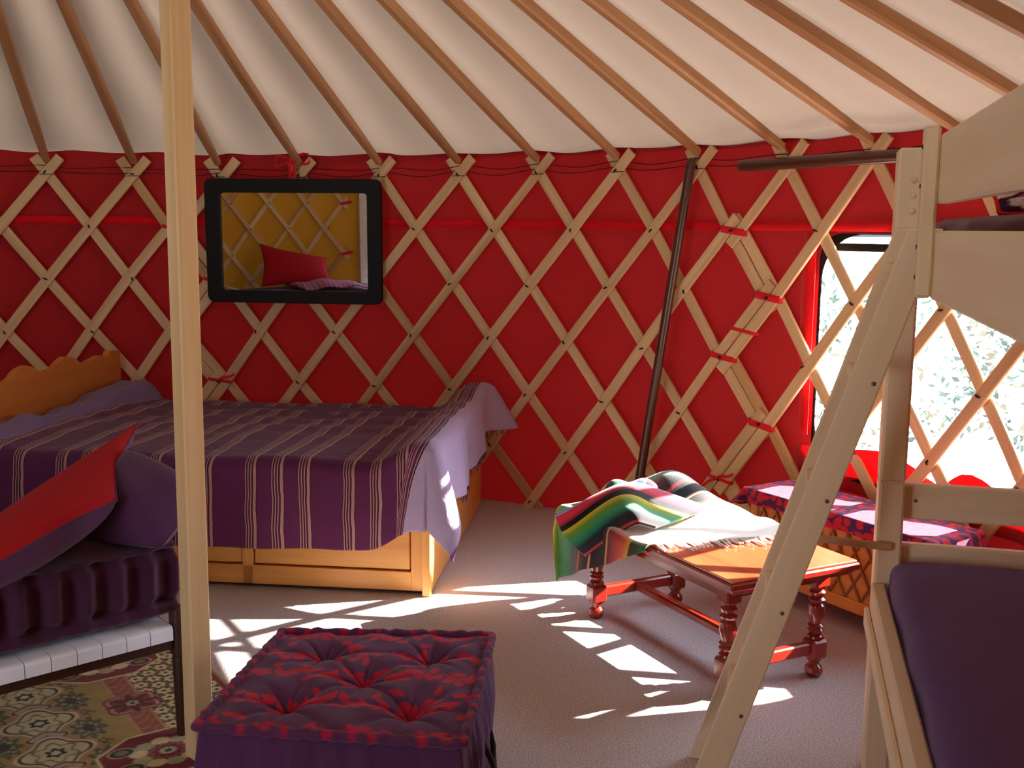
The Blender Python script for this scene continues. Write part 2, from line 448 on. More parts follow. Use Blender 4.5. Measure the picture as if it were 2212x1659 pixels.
# ---------------------------------------------------------------- the yurt shell
CX, CY, R = -1.1946, 1.9598, 2.6857
CA = [0.24036, 0.130452, -0.007505, 0.000131, -0.000425, 0.001299, -3.2e-05]
CZ = [1.343973, 0.002348, -0.220875, 0.000195, -0.000365, 0.000328, -4.1e-05]
def cyl(phi, z, r=R):
    phi, z = np.broadcast_arrays(np.asarray(phi, float), np.asarray(z, float))
    return np.stack([CX + r * np.sin(phi), CY + r * np.cos(phi), z + 0 * phi], -1)
def node(r, k):
    """crossing of the trellis: row r (0 top .. 6 bottom), column k -> angle, height"""
    if -10 < k < 12.5:
        kc = min(max(k, -6), 8.5)
        b = [1, kc, r, kc * kc, kc * r, r * r, kc ** 3]
        a = sum(x * y for x, y in zip(CA, b)) + (k - kc) * .1291
        z = sum(x * y for x, y in zip(CZ, b))
    else:
        a = .2346 + k * .1291; z = 1.345 - .22 * r
    return a, z

# floor
mb = MB(); n = 96
ring = [cyl(2 * PI * i / n, 0, R + .06) for i in range(n)]
mb.add(ring, [tuple(range(n))[::-1]])
mb.add([p - V(0, 0, .03) for p in ring], [tuple(range(n))])
tag(obj('floor', mb, M['carpet']), 'speckled beige carpet covering the yurt floor', 'floor', kind='structure')

# canvas walls (flat layout, then bent round the ring; a hole where the window is)
WZ = 1.450
WIN = (.938, 1.312, .35, 1.128)          # angle and height limits of the window
RW = R + .035
def rrect(x0, x1, y0, y1, r, n=7):
    out = []
    for cx, cy, a0 in ((x1 - r, y1 - r, 0), (x0 + r, y1 - r, 90), (x0 + r, y0 + r, 180), (x1 - r, y0 + r, 270)):
        for i in range(n + 1):
            a = math.radians(a0 + 90 * i / n)
            out.append((cx + r * math.cos(a), cy + r * math.sin(a)))
    return out
def wall_sheet(p0, p1, hole=None, ztop=None):
    s0, s1 = p0 * RW, p1 * RW
    ns = int((s1 - s0) / .05); nz = 26
    zt = lambda s: WZ + .012 * abs(math.sin((s / RW - .2346) / .1291 * PI)) if ztop is None else ztop
    outer = [(s0 + (s1 - s0) * i / ns, 0.) for i in range(ns + 1)]
    top = [(s1 - (s1 - s0) * i / ns, zt(s1 - (s1 - s0) * i / ns)) for i in range(ns + 1)]
    pts = outer + top; ed = [(i, (i + 1) % len(pts)) for i in range(len(pts))]; m0 = len(pts)
    if hole:
        hp = hole; b = len(pts); pts = pts + hp
        ed += [(b + i, b + (i + 1) % len(hp)) for i in range(len(hp))]
    def inhole(x, y):
        if not hole: return False
        xs = [p[0] for p in hole]; ys = [p[1] for p in hole]
        return min(xs) - .01 < x < max(xs) + .01 and min(ys) - .01 < y < max(ys) + .01
    for i in range(1, ns):
        for j in range(1, nz):
            x = s0 + (s1 - s0) * i / ns; y = WZ * j / nz
            if y < WZ - .02 and not inhole(x, y): pts.append((x, y))
    vs, es, fs, *_ = delaunay_2d_cdt([Vector(p) for p in pts], ed, [], 0, 1e-5)
    def hc(f):
        if not hole: return False
        c = [sum(vs[i][k] for i in f) / len(f) for k in (0, 1)]
        ins = False; hp_ = hole
        for i in range(len(hp_)):
            (xa, ya), (xb, yb) = hp_[i], hp_[i - 1]
            if (ya > c[1]) != (yb > c[1]) and c[0] < (xb - xa) * (c[1] - ya) / (yb - ya) + xa: ins = not ins
        return ins
    fs = [tuple(f) for f in fs if not hc(f)]
    P = []
    for p in vs:
        s, z = p[0], p[1]; ph = s / RW
        w = .006 * math.sin(9 * ph + 3 * z) + .005 * math.sin(23 * ph - 7 * z + 1) * (1 - .5 * z)
        near = 0
        if hole:
            xs = [q[0] for q in hole]; ys = [q[1] for q in hole]
            dd = max(min(xs) - s, s - max(xs), min(ys) - z, z - max(ys), 0); near = math.exp(-(dd / .05) ** 2)
        P.append(cyl(ph, z, RW + .008 + w * (1 - near)))
    mb = MB(); mb.add(P, fs)
    return mb
hole = rrect(WIN[0] * RW, WIN[1] * RW, WIN[2], WIN[3], .085)
tag(obj('wall_back', wall_sheet(-1.72, 1.85, hole), M['redcanvas'], smooth=True), 'red canvas yurt wall behind the wooden trellis', 'wall', kind='structure')
DOOR = (-3.02, -2.662)
tag(obj('wall_left', wall_sheet(DOOR[1], -1.72), M['yellow'], smooth=True), 'mustard yellow canvas wall opposite the mirror', 'wall', kind='structure')
tag(obj('wall_front', wall_sheet(1.85, DOOR[0] + 2 * PI), M['yellow'], smooth=True), 'mustard yellow canvas wall behind the camera', 'wall', kind='structure')

# seams round the red wall and beside the window, back-lit glow painted in red
def band(z0, z1, p0, p1, r, n=60):
    mb = MB(); ph = np.linspace(p0, p1, n)
    P = np.stack([cyl(ph, z0, r), cyl(ph, (z0 + z1) / 2, r - .001), cyl(ph, z1, r)], 1)
    return mb.grid(P)
tag(obj('trim_1', band(1.134, 1.166, -1.1, 1.42, R + .022), M['red_seam_glow'], smooth=True, solid=.002), 'red canvas seam running along the red wall, its back-lit glow painted brighter', 'trim', kind='structure')
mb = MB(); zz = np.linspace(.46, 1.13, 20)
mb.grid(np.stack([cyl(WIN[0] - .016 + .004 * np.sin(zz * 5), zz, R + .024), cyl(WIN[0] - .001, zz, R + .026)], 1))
tag(obj('trim_2', mb, M['red_seam_glow'], smooth=True, solid=.002), 'red canvas seam down the left edge of the window, its back-lit glow painted brighter', 'trim', kind='structure')

# window: frame strip, clear pane, cover strap
win = thing('window_1', 'clear window in the red canvas wall behind the bunk ladder', 'window', cyl(1.13, .46, RW)); win['kind'] = 'structure'
mb = MB()
h2 = rrect(WIN[0] * RW + .002, WIN[1] * RW - .002, WIN[2] + .002, WIN[3] - .004, .15)
h1 = rrect(WIN[0] * RW - .012, WIN[1] * RW + .012, WIN[2] - .012, WIN[3] + .012, .075)
for rr in (RW + .012, RW + .02):
    mb.grid(np.stack([[cyl(p[0] / RW, p[1], rr) for p in h1 + h1[:1]], [cyl(p[0] / RW, p[1], rr) for p in h2 + h2[:1]]], 1), flip=rr > RW + .015)
obj('window_frame', mb, M['black'], win)
mb = MB(); ph = np.linspace(WIN[0] - .002, WIN[1] + .002, 24); zs = np.linspace(WIN[2] - .005, WIN[3] + .005, 12)
mb.grid(np.array([[cyl(p, z, RW + .016) for z in zs] for p in ph]))
obj('pane', mb, M['pane'], win, smooth=True)
mb = MB(); ph = np.linspace(WIN[0] + .02, WIN[1] - .005, 24)
mb.grid(np.stack([cyl(ph, 1.072, R + .045), cyl(ph, 1.072, R + .036), cyl(ph, 1.097, R + .036), cyl(ph, 1.097, R + .045), cyl(ph, 1.072, R + .045)], 1))
obj('strap', mb, M['black'], win)
# loose red canvas flap drooping across the foot of the window
mb = MB(); us = np.linspace(0, 1, 40); vsn = np.linspace(0, 1, 14)
P = []; G = []
for u_ in us:
    ph = .925 + u_ * (1.40 - .925)
    topz = .425 + .034 * math.exp(-((u_ - .27) / .13) ** 2) - .034 * math.exp(-((u_ - .44) / .05) ** 2) + .034 * math.exp(-((u_ - .53) / .06) ** 2) - .022 * sm(.56, .72, u_)
    for v_ in vsn:
        z = topz - v_ * (topz - .30)
        r = R + .012 + .02 * (v_) - .008 * math.sin(v_ * PI * 2 + u_ * 6) - .006 * math.sin(u_ * 40 + v_ * 4)
        P.append(cyl(ph, z, r))
mb.grid(np.array(P).reshape(40, 14, 3))
obj('flap', mb, M['redflap'], win, smooth=True, solid=.002)

# ceiling canvas
def pole_z(r):
    return 1.392 + (2.285 - 1.392) * (R - .03 - r) / (R - .03 - .55)
mb = MB(); nphi, nr = 588, 70
phs = np.arange(nphi) * 2 * PI / nphi; rs = np.concatenate([[R + .09, R + .045], np.linspace(R + .028, .5, nr - 2)])
k_of = (phs - .2346) / .1291
P = np.zeros((nphi, nr, 3))
for j, r in enumerate(rs):
    s = (R + .075 - r) / (R + .075 - .5)
    sag = -.028 * np.sin(PI * (k_of + .02)) ** 2 * (.25 + .75 * math.sin(PI * min(1, s * 1.1 + .08)))
    edge = math.exp(-(s / .07) ** 2)
    wr = math.exp(-(s / .16) ** 2) * .0045 * np.sin(2 * PI * s / .034 + 2.2 * np.sin(PI * k_of) + 5 * np.sin(1.7 * k_of)) * (.5 + .5 * np.sin(2.3 * k_of + 1)) + .004 * np.sin(29 * phs + 20 * s) * (1 - s)
    z = pole_z(r) + .042 + sag * 1.0 + wr
    lip = math.exp(-max(0, (R + .03 - r)) / .10)
    z = z * (1 - lip) + (1.440 - .008 * np.abs(np.sin(PI * k_of)) + .5 * wr) * lip
    if j == 0: z = z + .02
    P[:, j] = cyl(phs, z, r)
mb.grid(P, close_u=True)
c = len(mb.v[0])
top = [cyl(p, pole_z(.5) + .03, .5) for p in phs[::12]] + [V(CX, CY, pole_z(.5) + .12)]
mb.add(top, [(i, (i + 1) % 49, 49) for i in range(49)])
tag(obj('ceiling', mb, M['canvas'], smooth=True), 'white cotton canvas roof lining above the roof poles', 'ceiling', kind='structure')

# crown ring
cr = thing('crown_ring', 'round wooden crown ring holding the top ends of the roof poles', 'crown', (CX, CY, 2.26))
mb = MB(); ph = np.linspace(0, 2 * PI, 49)[:-1]
mb.tube(cyl(ph, 2.275, .52), .035, 10, closed=True); obj('ring', mb, M['pole'], cr, smooth=True)
for a in (0, PI / 2):
    mb = MB(); s_ = np.linspace(-1, 1, 15)
    mb.tube(np.stack([CX + .5 * s_ * math.cos(a), CY + .5 * s_ * math.sin(a), 2.285 + .06 * (1 - s_ ** 2)], 1), .014, 8); obj('spoke', mb, M['pole'], cr, smooth=True)

# ---------------------------------------------------------------- trellis panels
def lath_strip(mb, pts, w, t, rin):
    """pts: (phi,z) list; strip of width w bent round the ring, inner face at radius rin, thickness t"""
    pts = np.array(pts); m = len(pts)
    s = np.stack([pts[:, 0] * R, pts[:, 1]], 1)
    tan = np.gradient(s, axis=0); tan /= np.linalg.norm(tan, axis=1)[:, None]
    nrm = np.stack([-tan[:, 1], tan[:, 0]], 1)
    L = np.concatenate([[0], np.cumsum(np.linalg.norm(np.diff(s, axis=0), axis=1))])
    off = rng.uniform(-40, 40, 3); c = .003
    sec = [(-w / 2 + c, 0), (w / 2 - c, 0), (w / 2, c), (w / 2, t - c), (w / 2 - c, t), (-w / 2 + c, t), (-w / 2, t - c), (-w / 2, c)]
    vs, gs = [], []
    for i in range(m):
        for a, d in sec:
            q = s[i] + nrm[i] * a
            vs.append(cyl(q[0] / R, q[1], rin + d)); gs.append(V(L[i], a, d) + off)
    fs = []
    for i in range(m - 1):
        for k in range(8):
            k2 = (k + 1) % 8
            fs.append((i * 8 + k, (i + 1) * 8 + k, (i + 1) * 8 + k2, i * 8 + k2))
    fs.append(tuple(range(8))); fs.append(tuple((m - 1) * 8 + k for k in range(8))[::-1])
    mb.add(vs, fs, gs)

def lath_pts(j, kind, r0, r1, e0, e1, dk, n=16):
    out = []
    for r in np.linspace(r0 - e0, r1 + e1, n):
        k = j - r / 2 if kind == 'f' else j + r / 2
        d = dk
        # doubled laths on a seam lie side by side
        if r0 > 0: d += (-.08 if kind == 'f' else .08) * min(1, max(0, 1 - (r - r0 - 1) / 2))
        if r1 < 6: d += (.08 if kind == 'f' else -.08) * min(1, max(0, 1 - (r1 - 1 - r) / 2))
        out.append(node(r, k + d))
    return out

LW = .041
def panel(name, label, kl, kr, dk=0, ztop_rows=0, clip=None):
    """kl,kr: seam columns (odd rows at kl, even rows at kl+.5)"""
    t = thing(name, label, 'trellis panel', cyl(node(6, (kl + kr) / 2)[0], 0, R), 'trellis panels of the yurt wall')
    for j in range(int(math.floor(kl)) - 4, int(math.ceil(kr)) + 5):
        for kind in 'fb':
            base = kl + .5
            jj = base + j - round(base)
            jj = j + (base - math.floor(base))
            rows = []
            for r in range(7):
                k = jj - r / 2 if kind == 'f' else jj + r / 2
                lo = kl if r % 2 else kl + .5
                hi = kr if r % 2 else kr + (.5 if r else -.5)
                if lo - .01 <= k <= hi + .01: rows.append(r)
            if len(rows) < 2: continue
            r0, r1 = rows[0], rows[-1]
            seamtop = r0 > 0; seambot = r1 < 6
            e0 = .30 if r0 == 0 else .22; e1 = .16 if r1 == 6 else .22
            kmid = (jj - (r0 + r1) / 4) if kind == 'f' else (jj + (r0 + r1) / 4)
            if clip and not (clip[0] <= kmid <= clip[1]): continue
            mb = MB()
            lath_strip(mb, lath_pts(jj, kind, r0, r1, e0, e1, dk), LW * (1 if rng.random() > .12 else .9), .013, R - .013 if kind == 'f' else R + .0012)
            obj('lath', mb, M['lath_d'] if rng.random() < .18 else M['lath'], t)
    cnt = 0
    for r in range(7):
        lo = kl if r % 2 else kl + .5; hi = kr if r % 2 else kr + (.5 if r else -.5)
        k = lo
        while k <= hi + .01:
            if clip is None or clip[0] <= k <= clip[1]:
                a, z = node(r, k + dk)
                a += rng.uniform(-.0015, .0015) - .002; z += rng.uniform(-.004, .004)
                an = rng.uniform(0, PI); dx, dz = .009 * math.cos(an), .009 * math.sin(an) * .8
                mb = MB(); mb.tube([cyl(a - dx / R, z - dz, R - .0145), cyl(a, z, R - .0185), cyl(a + dx / R, z + dz, R - .0145)], [.0022, .0036, .0026], 6)
                obj('lath_knot', mb, M['knot'], t, smooth=True); cnt += 1
            k += 1
    return t
panel('trellis_panel', 'criss-cross trellis panel left of the square post, behind the headboard', -9.5, -2.5, 0, clip=(-8, 0))
panel('trellis_panel', 'criss-cross trellis panel spanning the middle, behind bed and mirror', -2.5, 4.5, 0)
panel('trellis_panel', 'criss-cross trellis panel crossing the window behind the bunk bed', 4.5, 11.5, 0, clip=(4, 11.5))
panel('trellis_panel', 'criss-cross trellis panel on the mustard yellow wall, reflected in the mirror', -22, -15, 0)

# red ties on the seams: flat ribbon loops round two laths
def ribbon_loop(mb, a, z, half, w=.016, tilt=-.14):
    n = 20; P = []
    for i in range(n + 1):
        q = 2 * PI * i / n
        x = half * math.copysign(abs(math.cos(q)) ** .35, math.cos(q)); d = math.copysign(abs(math.sin(q)) ** .35, math.sin(q))
        rr = R + .001 - d * .0165
        P.append([cyl(a + x / R, z + tilt * x + s_ * w / 2, rr) for s_ in (-1, 1)])
    mb.grid(np.array(P))
def ribbon(mb, pts, w, dirw, tw=0):
    pts = np.array(pts, float); n = len(pts); P = []
    for i, p in enumerate(pts):
        d = unit(V(dirw)) * w / 2
        P.append([p - d, p + d])
    mb.grid(np.array(P))
def tie(r, k, label, tails=0, dz=0, dkk=.0, w=.025, half=.052):
    a, z = node(r, k + dkk); z += dz
    t = thing('red_tie', label, 'tie', cyl(a, z, R - .02), 'red ties lashing the trellis panels')
    mb = MB(); ribbon_loop(mb, a, z, half, w); obj('loop', mb, M['tie'], t, smooth=True, solid=.0015)
    for q in range(tails):
        s = -1 if q % 2 else 1; mb = MB(); pts = []
        for u_ in np.linspace(0, 1, 9):
            pts.append(cyl(a + (s * .075 * u_ - .01) / R, z + (.03 * u_ if q == 0 else -.045 * u_ * (1 if tails > 1 else .6)) + .004 * math.sin(6 * u_), R - .02 - .006 * math.sin(u_ * PI)))
        ribbon(mb, pts, .011, (0, .2, 1)); obj('ribbon_end', mb, M['tie'], t, smooth=True, solid=.0015)
    return t
tie(1, 4.5, 'red tie on the trellis seam level with the back-lit wall seam', w=.024)
tie(2, 5, 'red tie on the trellis seam left of the window, second from the top')
tie(2.55, 4.725, 'thin red tie in the middle of the doubled lath left of the window', w=.012)
tie(3, 4.5, 'red tie at the lower end of the upper doubled lath by the window', w=.019)
tie(4, 5, 'red tie low on the trellis seam above the purple covered chest', w=.023)
t = tie(5, 4.5, 'red tie knotted with loose crossing ends behind the coffee table', tails=2, w=.012)
tie(2, -2, 'red tie half hidden between square post and mirror', dkk=0, w=.015)
tie(4, -2, 'red tie with a dangling frayed end just above the bed, right of the post', tails=1, dkk=0, dz=.005, w=.013)
tie(1, -2.5, 'red tie at the left edge of the square post, level with the back-lit wall seam', dkk=0, w=.015)
tie(1, -22, 'pink red tie on the far trellis seam, seen in the mirror', dkk=0)
tie(3, -22, 'lower pink red tie on the far trellis seam, seen in the mirror', dkk=0)

# tension cord along the trellis tops
mb = MB()
for zo, ph0, amp in ((.010, 0, .010), (-.008, 1.1, .016)):
    pts = []
    for i in range(170):
        k = -6.5 + 14 * i / 169.
        a, z = node(0, k)
        f = k - math.floor(k)
        pts.append(cyl(a, z + .022 + zo - amp * math.sin(PI * f) + .004 * math.sin(7 * k + ph0), R - .004 + .016 * math.sin(PI * f)))
    mb.tube(pts, .0016, 5)
for k in range(-5, 8):
    a, z = node(0, k)
    mb.tube([cyl(a + x / R, z - .006 + .018 * x, R - .016) for x in np.linspace(-.026, .03, 5)], .0015, 5)
tag(obj('tension_cord', mb, M['knot'], smooth=True), 'thin dark cord strung along the top crossings of the trellis', 'cord')

# ---------------------------------------------------------------- roof poles
ORD = ['leftmost', 'second', 'third', 'fourth', 'fifth', 'sixth', 'seventh', 'eighth', 'ninth', 'tenth', 'eleventh', 'twelfth', 'thirteenth', 'fourteenth']
AT = ['above the headboard, over the first lath crossing', 'left of the square post', 'whose lower end shows just right of the square post', 'with a red bow tied at its foot',
      'ending at the right corner of the mirror', 'just right of the mirror', 'rising from the wall above the bed foot', 'over plain red wall between mirror and leaning pole',
      'ending at the top of the leaning brown pole', 'ending at the rounded tip of the horizontal pole', 'crossing above the horizontal brown pole', 'whose foot is hidden by the bunk post', 'running behind the bunk guard board', 'at the top right corner, above the guard board']
for i, k in enumerate(range(-4, 10)):
    a, z0 = node(0, k); a += .006
    lab = ('leftmost' if i == 0 else ORD[i]) + ' roof pole ' + ('' if i == 0 else 'from the left, ') + AT[i]
    p = cyl(a - .004, z0 + .052, R - .028); q = cyl(a, 2.285, .53)
    ax = unit(q - p)
    mb = MB(); side = V(math.cos(a), -math.sin(a), 0); up = np.cross(ax, side)
    wob = rng.uniform(-.004, .004)
    n = 14; vs = []; gs = []; off = rng.uniform(-40, 40, 3); h = .0175; c = .006
    L = np.linalg.norm(q - p)
    sec = [(-h + c, -h), (h - c, -h), (h, -h + c), (h, h - c), (h - c, h), (-h + c, h), (-h, h - c), (-h, -h + c)]
    for u_ in np.linspace(0, 1, n):
        tp = .72 + .28 * min(1, u_ / .12)
        ctr = p + ax * L * u_ + side * wob * math.sin(PI * u_)
        for x, y in sec:
            vs.append(ctr + side * x * tp + up * y * tp); gs.append(V(L * u_, x, y) + off)
    fs = [(e * 8 + m_, e * 8 + (m_ + 1) % 8, (e + 1) * 8 + (m_ + 1) % 8, (e + 1) * 8 + m_) for e in range(n - 1) for m_ in range(8)]
    fs += [tuple(range(8))[::-1], tuple((n - 1) * 8 + m_ for m_ in range(8))]
    mb.add(vs, fs, gs)
    tag(obj('roof_pole', mb, M['pole'], smooth=True, flat_angle=28), lab, 'roof pole', 'roof poles fanning up to the crown')

# square post in the left foreground
mb = MB(); axp = V(math.cos(math.radians(45)), math.sin(math.radians(45)), 0); ayp = V(-axp[1], axp[0], 0)
mb.box((-.664, 2.19, 1.13), [axp, ayp, V(0, 0, 1)], (.0225, .0225, 1.13), .003)
tag(obj('square_post', mb, M['post']), 'square pale wooden post standing beside the purple floor cushion', 'post')

# ---------------------------------------------------------------- mirror
mo = V(-1.288, 4.614, 0); mu = unit(V(.749, -.081, 0)); mn0 = V(mu[1], -mu[0], 0)
tl = math.radians(1.2); mup = V(0, 0, 1) * math.cos(tl) + mn0 * math.sin(tl); mn = np.cross(mu, mup); mn = mn if mn @ mn0 > 0 else -mn
MO = V(-1.288, 4.614, .812) + mn0 * .006
t = thing('wall_mirror', 'rectangular mirror in a wide black frame hanging on the trellis', 'mirror', MO)
Wm, Hm = .752, .515
def ring_mesh(mb, outer, inner, o, t0, t1):
    n = len(outer); L = lambda p, d: o + mu * p[0] + mup * p[1] + mn * d
    P = [[L(outer[i], t0) for i in range(n)], [L(outer[i], t1 - .004) for i in range(n)],
         [L(((outer[i][0] - Wm / 2) * .992 + Wm / 2, (outer[i][1] - Hm / 2) * .99 + Hm / 2), t1) for i in range(n)],
         [L(inner[i], t1 - .002) for i in range(n)], [L(inner[i], t0) for i in range(n)]]
    P = np.array(P); P = np.concatenate([P, P[:, :1]], 1); mb.grid(P)
mb = MB(); ring_mesh(mb, rrect(0, Wm, 0, Hm, .03), rrect(.064, Wm - .060, .052, Hm - .058, .014), MO, .0, .024)
obj('frame', mb, M['black'], t, smooth=True, flat_angle=40)
mb = MB(); ip = rrect(.058, Wm - .054, .046, Hm - .052, .012)
mb.add([MO + mu * p[0] + mup * p[1] + mn * .010 for p in ip], [tuple(range(len(ip)))])
g_ = obj('glass', mb, M['mirror'], t); g_['label'] = 'reflecting mirror glass'
# red bow it hangs from
a_, z_ = node(0, -1)
bp_ = cyl(a_ - .007, z_ + .06, R - .045)
bw = thing('red_bow', 'red ribbon bow tied round the roof pole above the mirror', 'ribbon', bp_)
sx = V(math.cos(a_), -math.sin(a_), 0)
for s in (-1, 1):
    mb = MB(); q = np.linspace(0, 1, 13)
    pts = [bp_ + sx * s * .075 * math.sin(PI * u_ * .95) * (1 if u_ < .5 else 1) + V(0, 0, 1) * (.022 * math.sin(2 * PI * u_) + (.012 if s > 0 else -.004) * math.sin(PI * u_)) for u_ in q]
    ribbon(mb, pts, .012, (0, -.6, .8)); obj('bow_loop', mb, M['tie'], bw, smooth=True, solid=.0015)
for s in (-1, 1):
    mb = MB(); pts = [bp_ + sx * (s * .006 + .008 * u_ * s) - V(0, 0, 1) * .105 * u_ + V(0, -.006, 0) for u_ in np.linspace(0, 1, 9)]
    ribbon(mb, pts, .013, sx); obj('ribbon_end', mb, M['tie'], bw, smooth=True, solid=.0015)
mb = MB(); mb.tube([bp_ + V(0, 0, .045), bp_ + V(0, -.004, .0), bp_ - V(0, .0, .008)], [.005, .009, .006], 8); obj('knot', mb, M['tie'], bw, smooth=True)

# ---------------------------------------------------------------- brown poles
mb = MB()
p0, p1 = cyl(.702, 1.385, R - .052), V(.60, 3.97, .0)
def rod(mb, p, q, r, n=14):
    d = unit(V(q) - V(p)); pts = [V(p), V(p) + d * r * .5, V(p) + d * r * 1.4, V(q) - d * r * 1.4, V(q) - d * r * .5, V(q)]
    mb.tube(pts, [r * .55, r * .9, r, r, r * .9, r * .55], n)
rod(mb, (.623, 3.872, 1.383), (.452, 3.95, .0), .0168)
tag(obj('leaning_pole', mb, M['brownpole'], smooth=True, flat_angle=50), 'round dark brown pole leaning against the trellis, standing behind the coffee table', 'pole')
mb = MB(); rod(mb, (.745, 3.66, 1.345), (1.175, 3.075, 1.352), .020)
tag(obj('hanging_pole', mb, M['brownpole'], smooth=True, flat_angle=50), 'dark brown pole lying level across the trellis tops behind the bunk post', 'pole')

# ---------------------------------------------------------------- cloth helpers
def hang(s, r):
    """going over an edge: arc length s past the edge -> (outward, drop)"""
    s = np.maximum(s, 0); q = np.minimum(s / r, PI / 2)
    return r * np.sin(q), r * (1 - np.cos(q)) + np.maximum(0, s - r * PI / 2)

def blobs(X, Y, cells, seed, lens, wids, ang=None):
    """mask of leaf-like ellipses centred on the given points"""
    r = np.random.default_rng(seed); out = np.zeros_like(X)
    for i, (cx_, cy_) in enumerate(cells):
        a = r.uniform(0, PI) if ang is None else ang(i, r)
        l = r.uniform(*lens); w = r.uniform(*wids)
        dx, dy = X - cx_, Y - cy_
        if l > .5: continue
        p = dx * math.cos(a) + dy * math.sin(a); q = -dx * math.sin(a) + dy * math.cos(a)
        w_ = w * (1 - .45 * np.clip(p / l, -1, 1))
        out = np.maximum(out, sm(1.15, .9, np.sqrt((p / l) ** 2 + (q / w_) ** 2)))
    return out

def mixc(c0, c1, m):
    return np.asarray(c0) * (1 - m[..., None]) + np.asarray(c1) * m[..., None]

def pillow(mb, quad, t_up, t_dn, n=26, ear=.10, split=None, wr=.0, seed=0):
    """quad: 4 corners (u0v0,u1v0,u1v1,u0v1); returns two grids (top, bottom)"""
    q = [V(*p) for p in quad]
    us = np.linspace(0, 1, n)
    U, W_ = np.meshgrid(us, us, indexing='ij')
    bu = U - ear * np.sin(PI * W_) * (U - .5) * 1.0 * (np.abs(U - .5) * 2) ** 2
    bv = W_ - ear * np.sin(PI * U) * (W_ - .5) * 1.0 * (np.abs(W_ - .5) * 2) ** 2
    P = ((1 - bu) * (1 - bv))[..., None] * q[0] + (bu * (1 - bv))[..., None] * q[1] + (bu * bv)[..., None] * q[2] + ((1 - bu) * bv)[..., None] * q[3]
    nrm = unit(np.cross(q[1] - q[0], q[3] - q[0]))
    h = (np.clip(4 * U * (1 - U), 0, 1) * np.clip(4 * W_ * (1 - W_), 0, 1)) ** .42
    r = np.random.default_rng(seed); a, b = r.uniform(0, 6, 2)
    h = h * (1 + wr * np.sin(7 * U + a + 4 * W_) * np.sin(6 * W_ + b))
    return P + nrm * (h * t_up)[..., None], P - nrm * (h * t_dn)[..., None]

# ---------------------------------------------------------------- double bed
A = V(-.259, 3.241, 0); EL = V(-.9942, .108, 0); ED = V(.108, .9942, 0); EZ = V(0, 0, 1)
B = lambda l, d, z: A + EL * l + ED * d + EZ * z
bed = thing('double_bed', 'honey pine double bed with drawers and a wavy headboard', 'bed', B(.75, .55, 0))
def bbox(name, l0, l1, d0, d1, z0, z1, mat=M['bedwood'], ch=.003, parent=bed):
    mb = MB(); mb.box(B((l0 + l1) / 2, (d0 + d1) / 2, (z0 + z1) / 2), [EL, ED, EZ], ((l1 - l0) / 2, (d1 - d0) / 2, (z1 - z0) / 2), ch)
    return obj(name, mb, mat, parent)
mb = MB()
for l0, l1, z0, z1 in ((.012, .05, .012, .38), (.557, .592, .012, .38), (1.10, 1.135, .012, .38), (1.49, 1.53, .012, .38), (.05, 1.49, .012, .073), (.05, 1.49, .33, .38)):
    mb.box(B((l0 + l1) / 2, .011, (z0 + z1) / 2), [EL, ED, EZ], ((l1 - l0) / 2, .011, (z1 - z0) / 2), .0015)
obj('front_frame', mb, M['bedwood'], bed)
for l0, l1 in ((.054, .553), (.596, 1.096), (1.139, 1.486)):
    d_ = bbox('drawer', l0, l1, .005, .022, .078, .326)
bbox('foot_panel', -.012, .012, -.004, 1.135, .004, .465)
bbox('corner_post', -.014, .012, -.016, .014, 0, .40, ch=.002)
bbox('back_panel', .02, 1.53, 1.11, 1.13, .01, .38)
bbox('mattress', .03, 1.52, .02, 1.12, .30, .405, M['purple'], .03)
for l, d in ((.05, .04), (.55, .04), (1.1, .04), (1.48, .04), (.05, 1.08), (1.48, 1.08)):
    bbox('foot', l - .035, l + .035, d - .02, d + .02, 0, .0125, M['darkwood'], .001)
hb = [(1.15, .605), (1.06, .612), (1.043, .588), (1.0, .60), (.971, .602), (.912, .594), (.861, .585), (.817, .594), (.785, .612), (.754, .624), (.709, .630), (.666, .617), (.619, .597), (.559, .589), (.512, .602), (.472, .617), (.435, .624), (.39, .623), (.35, .612), (.31, .589), (.28, .578), (.252, .578)]
mirr = [(2 * .575 - d, z) for d, z in hb[::-1] if d > .575]
hb = [p for p in hb if p[0] > .5] + [p for p in mirr if p[0] < .5]
poly = hb + [(0.0, .05), (1.15, .05)]
mb = MB(); mb.prism([(d, z) for d, z in poly][::-1], B(1.535, 0, 0), ED, EZ, EL, .026); obj('headboard', mb, M['head'], bed)

# lilac sheet bunched along the headboard
nu, nv = 70, 14
mb = MB(); us = np.linspace(-.02, 1.12, nu); vs_ = np.linspace(0, 1, nv); P = np.zeros((nu, nv, 3))
for i, d in enumerate(us):
    bump = .035 * math.exp(-((d - 1.02) / .11) ** 2) + .012 * math.sin(9 * d) + .01 * math.sin(23 * d + 1)
    for j, s in enumerate(vs_):
        l = 1.525 - .16 * s - .05 * math.exp(-((d - 1.05) / .12) ** 2) * s
        z = .442 + bump * (1 - s) ** .5 + .022 * math.sin(PI * s) + .006 * math.sin(14 * s + 11 * d) - .05 * sm(.75, 1, s) - .08 * sm(.06, -.02, d)
        P[i, j] = B(l, d, z)
mb.grid(P)
tag(obj('bed_sheet', mb, M['lilac'], smooth=True, solid=.006), 'crumpled pale lilac sheet bunched against the wavy headboard', 'sheet')

# striped bedspread, its pale lilac end hanging over the foot of the bed
nx, ny = 290, 210
X = np.linspace(-1.50, .262, nx); Y = np.linspace(-1.12, .305, ny)
XX, YY = np.meshgrid(X, Y, indexing='ij')
sx_ = np.maximum(0, XX - .010); sy_ = np.maximum(0, YY - .006)
rho = np.hypot(sx_, sy_) + 1e-9
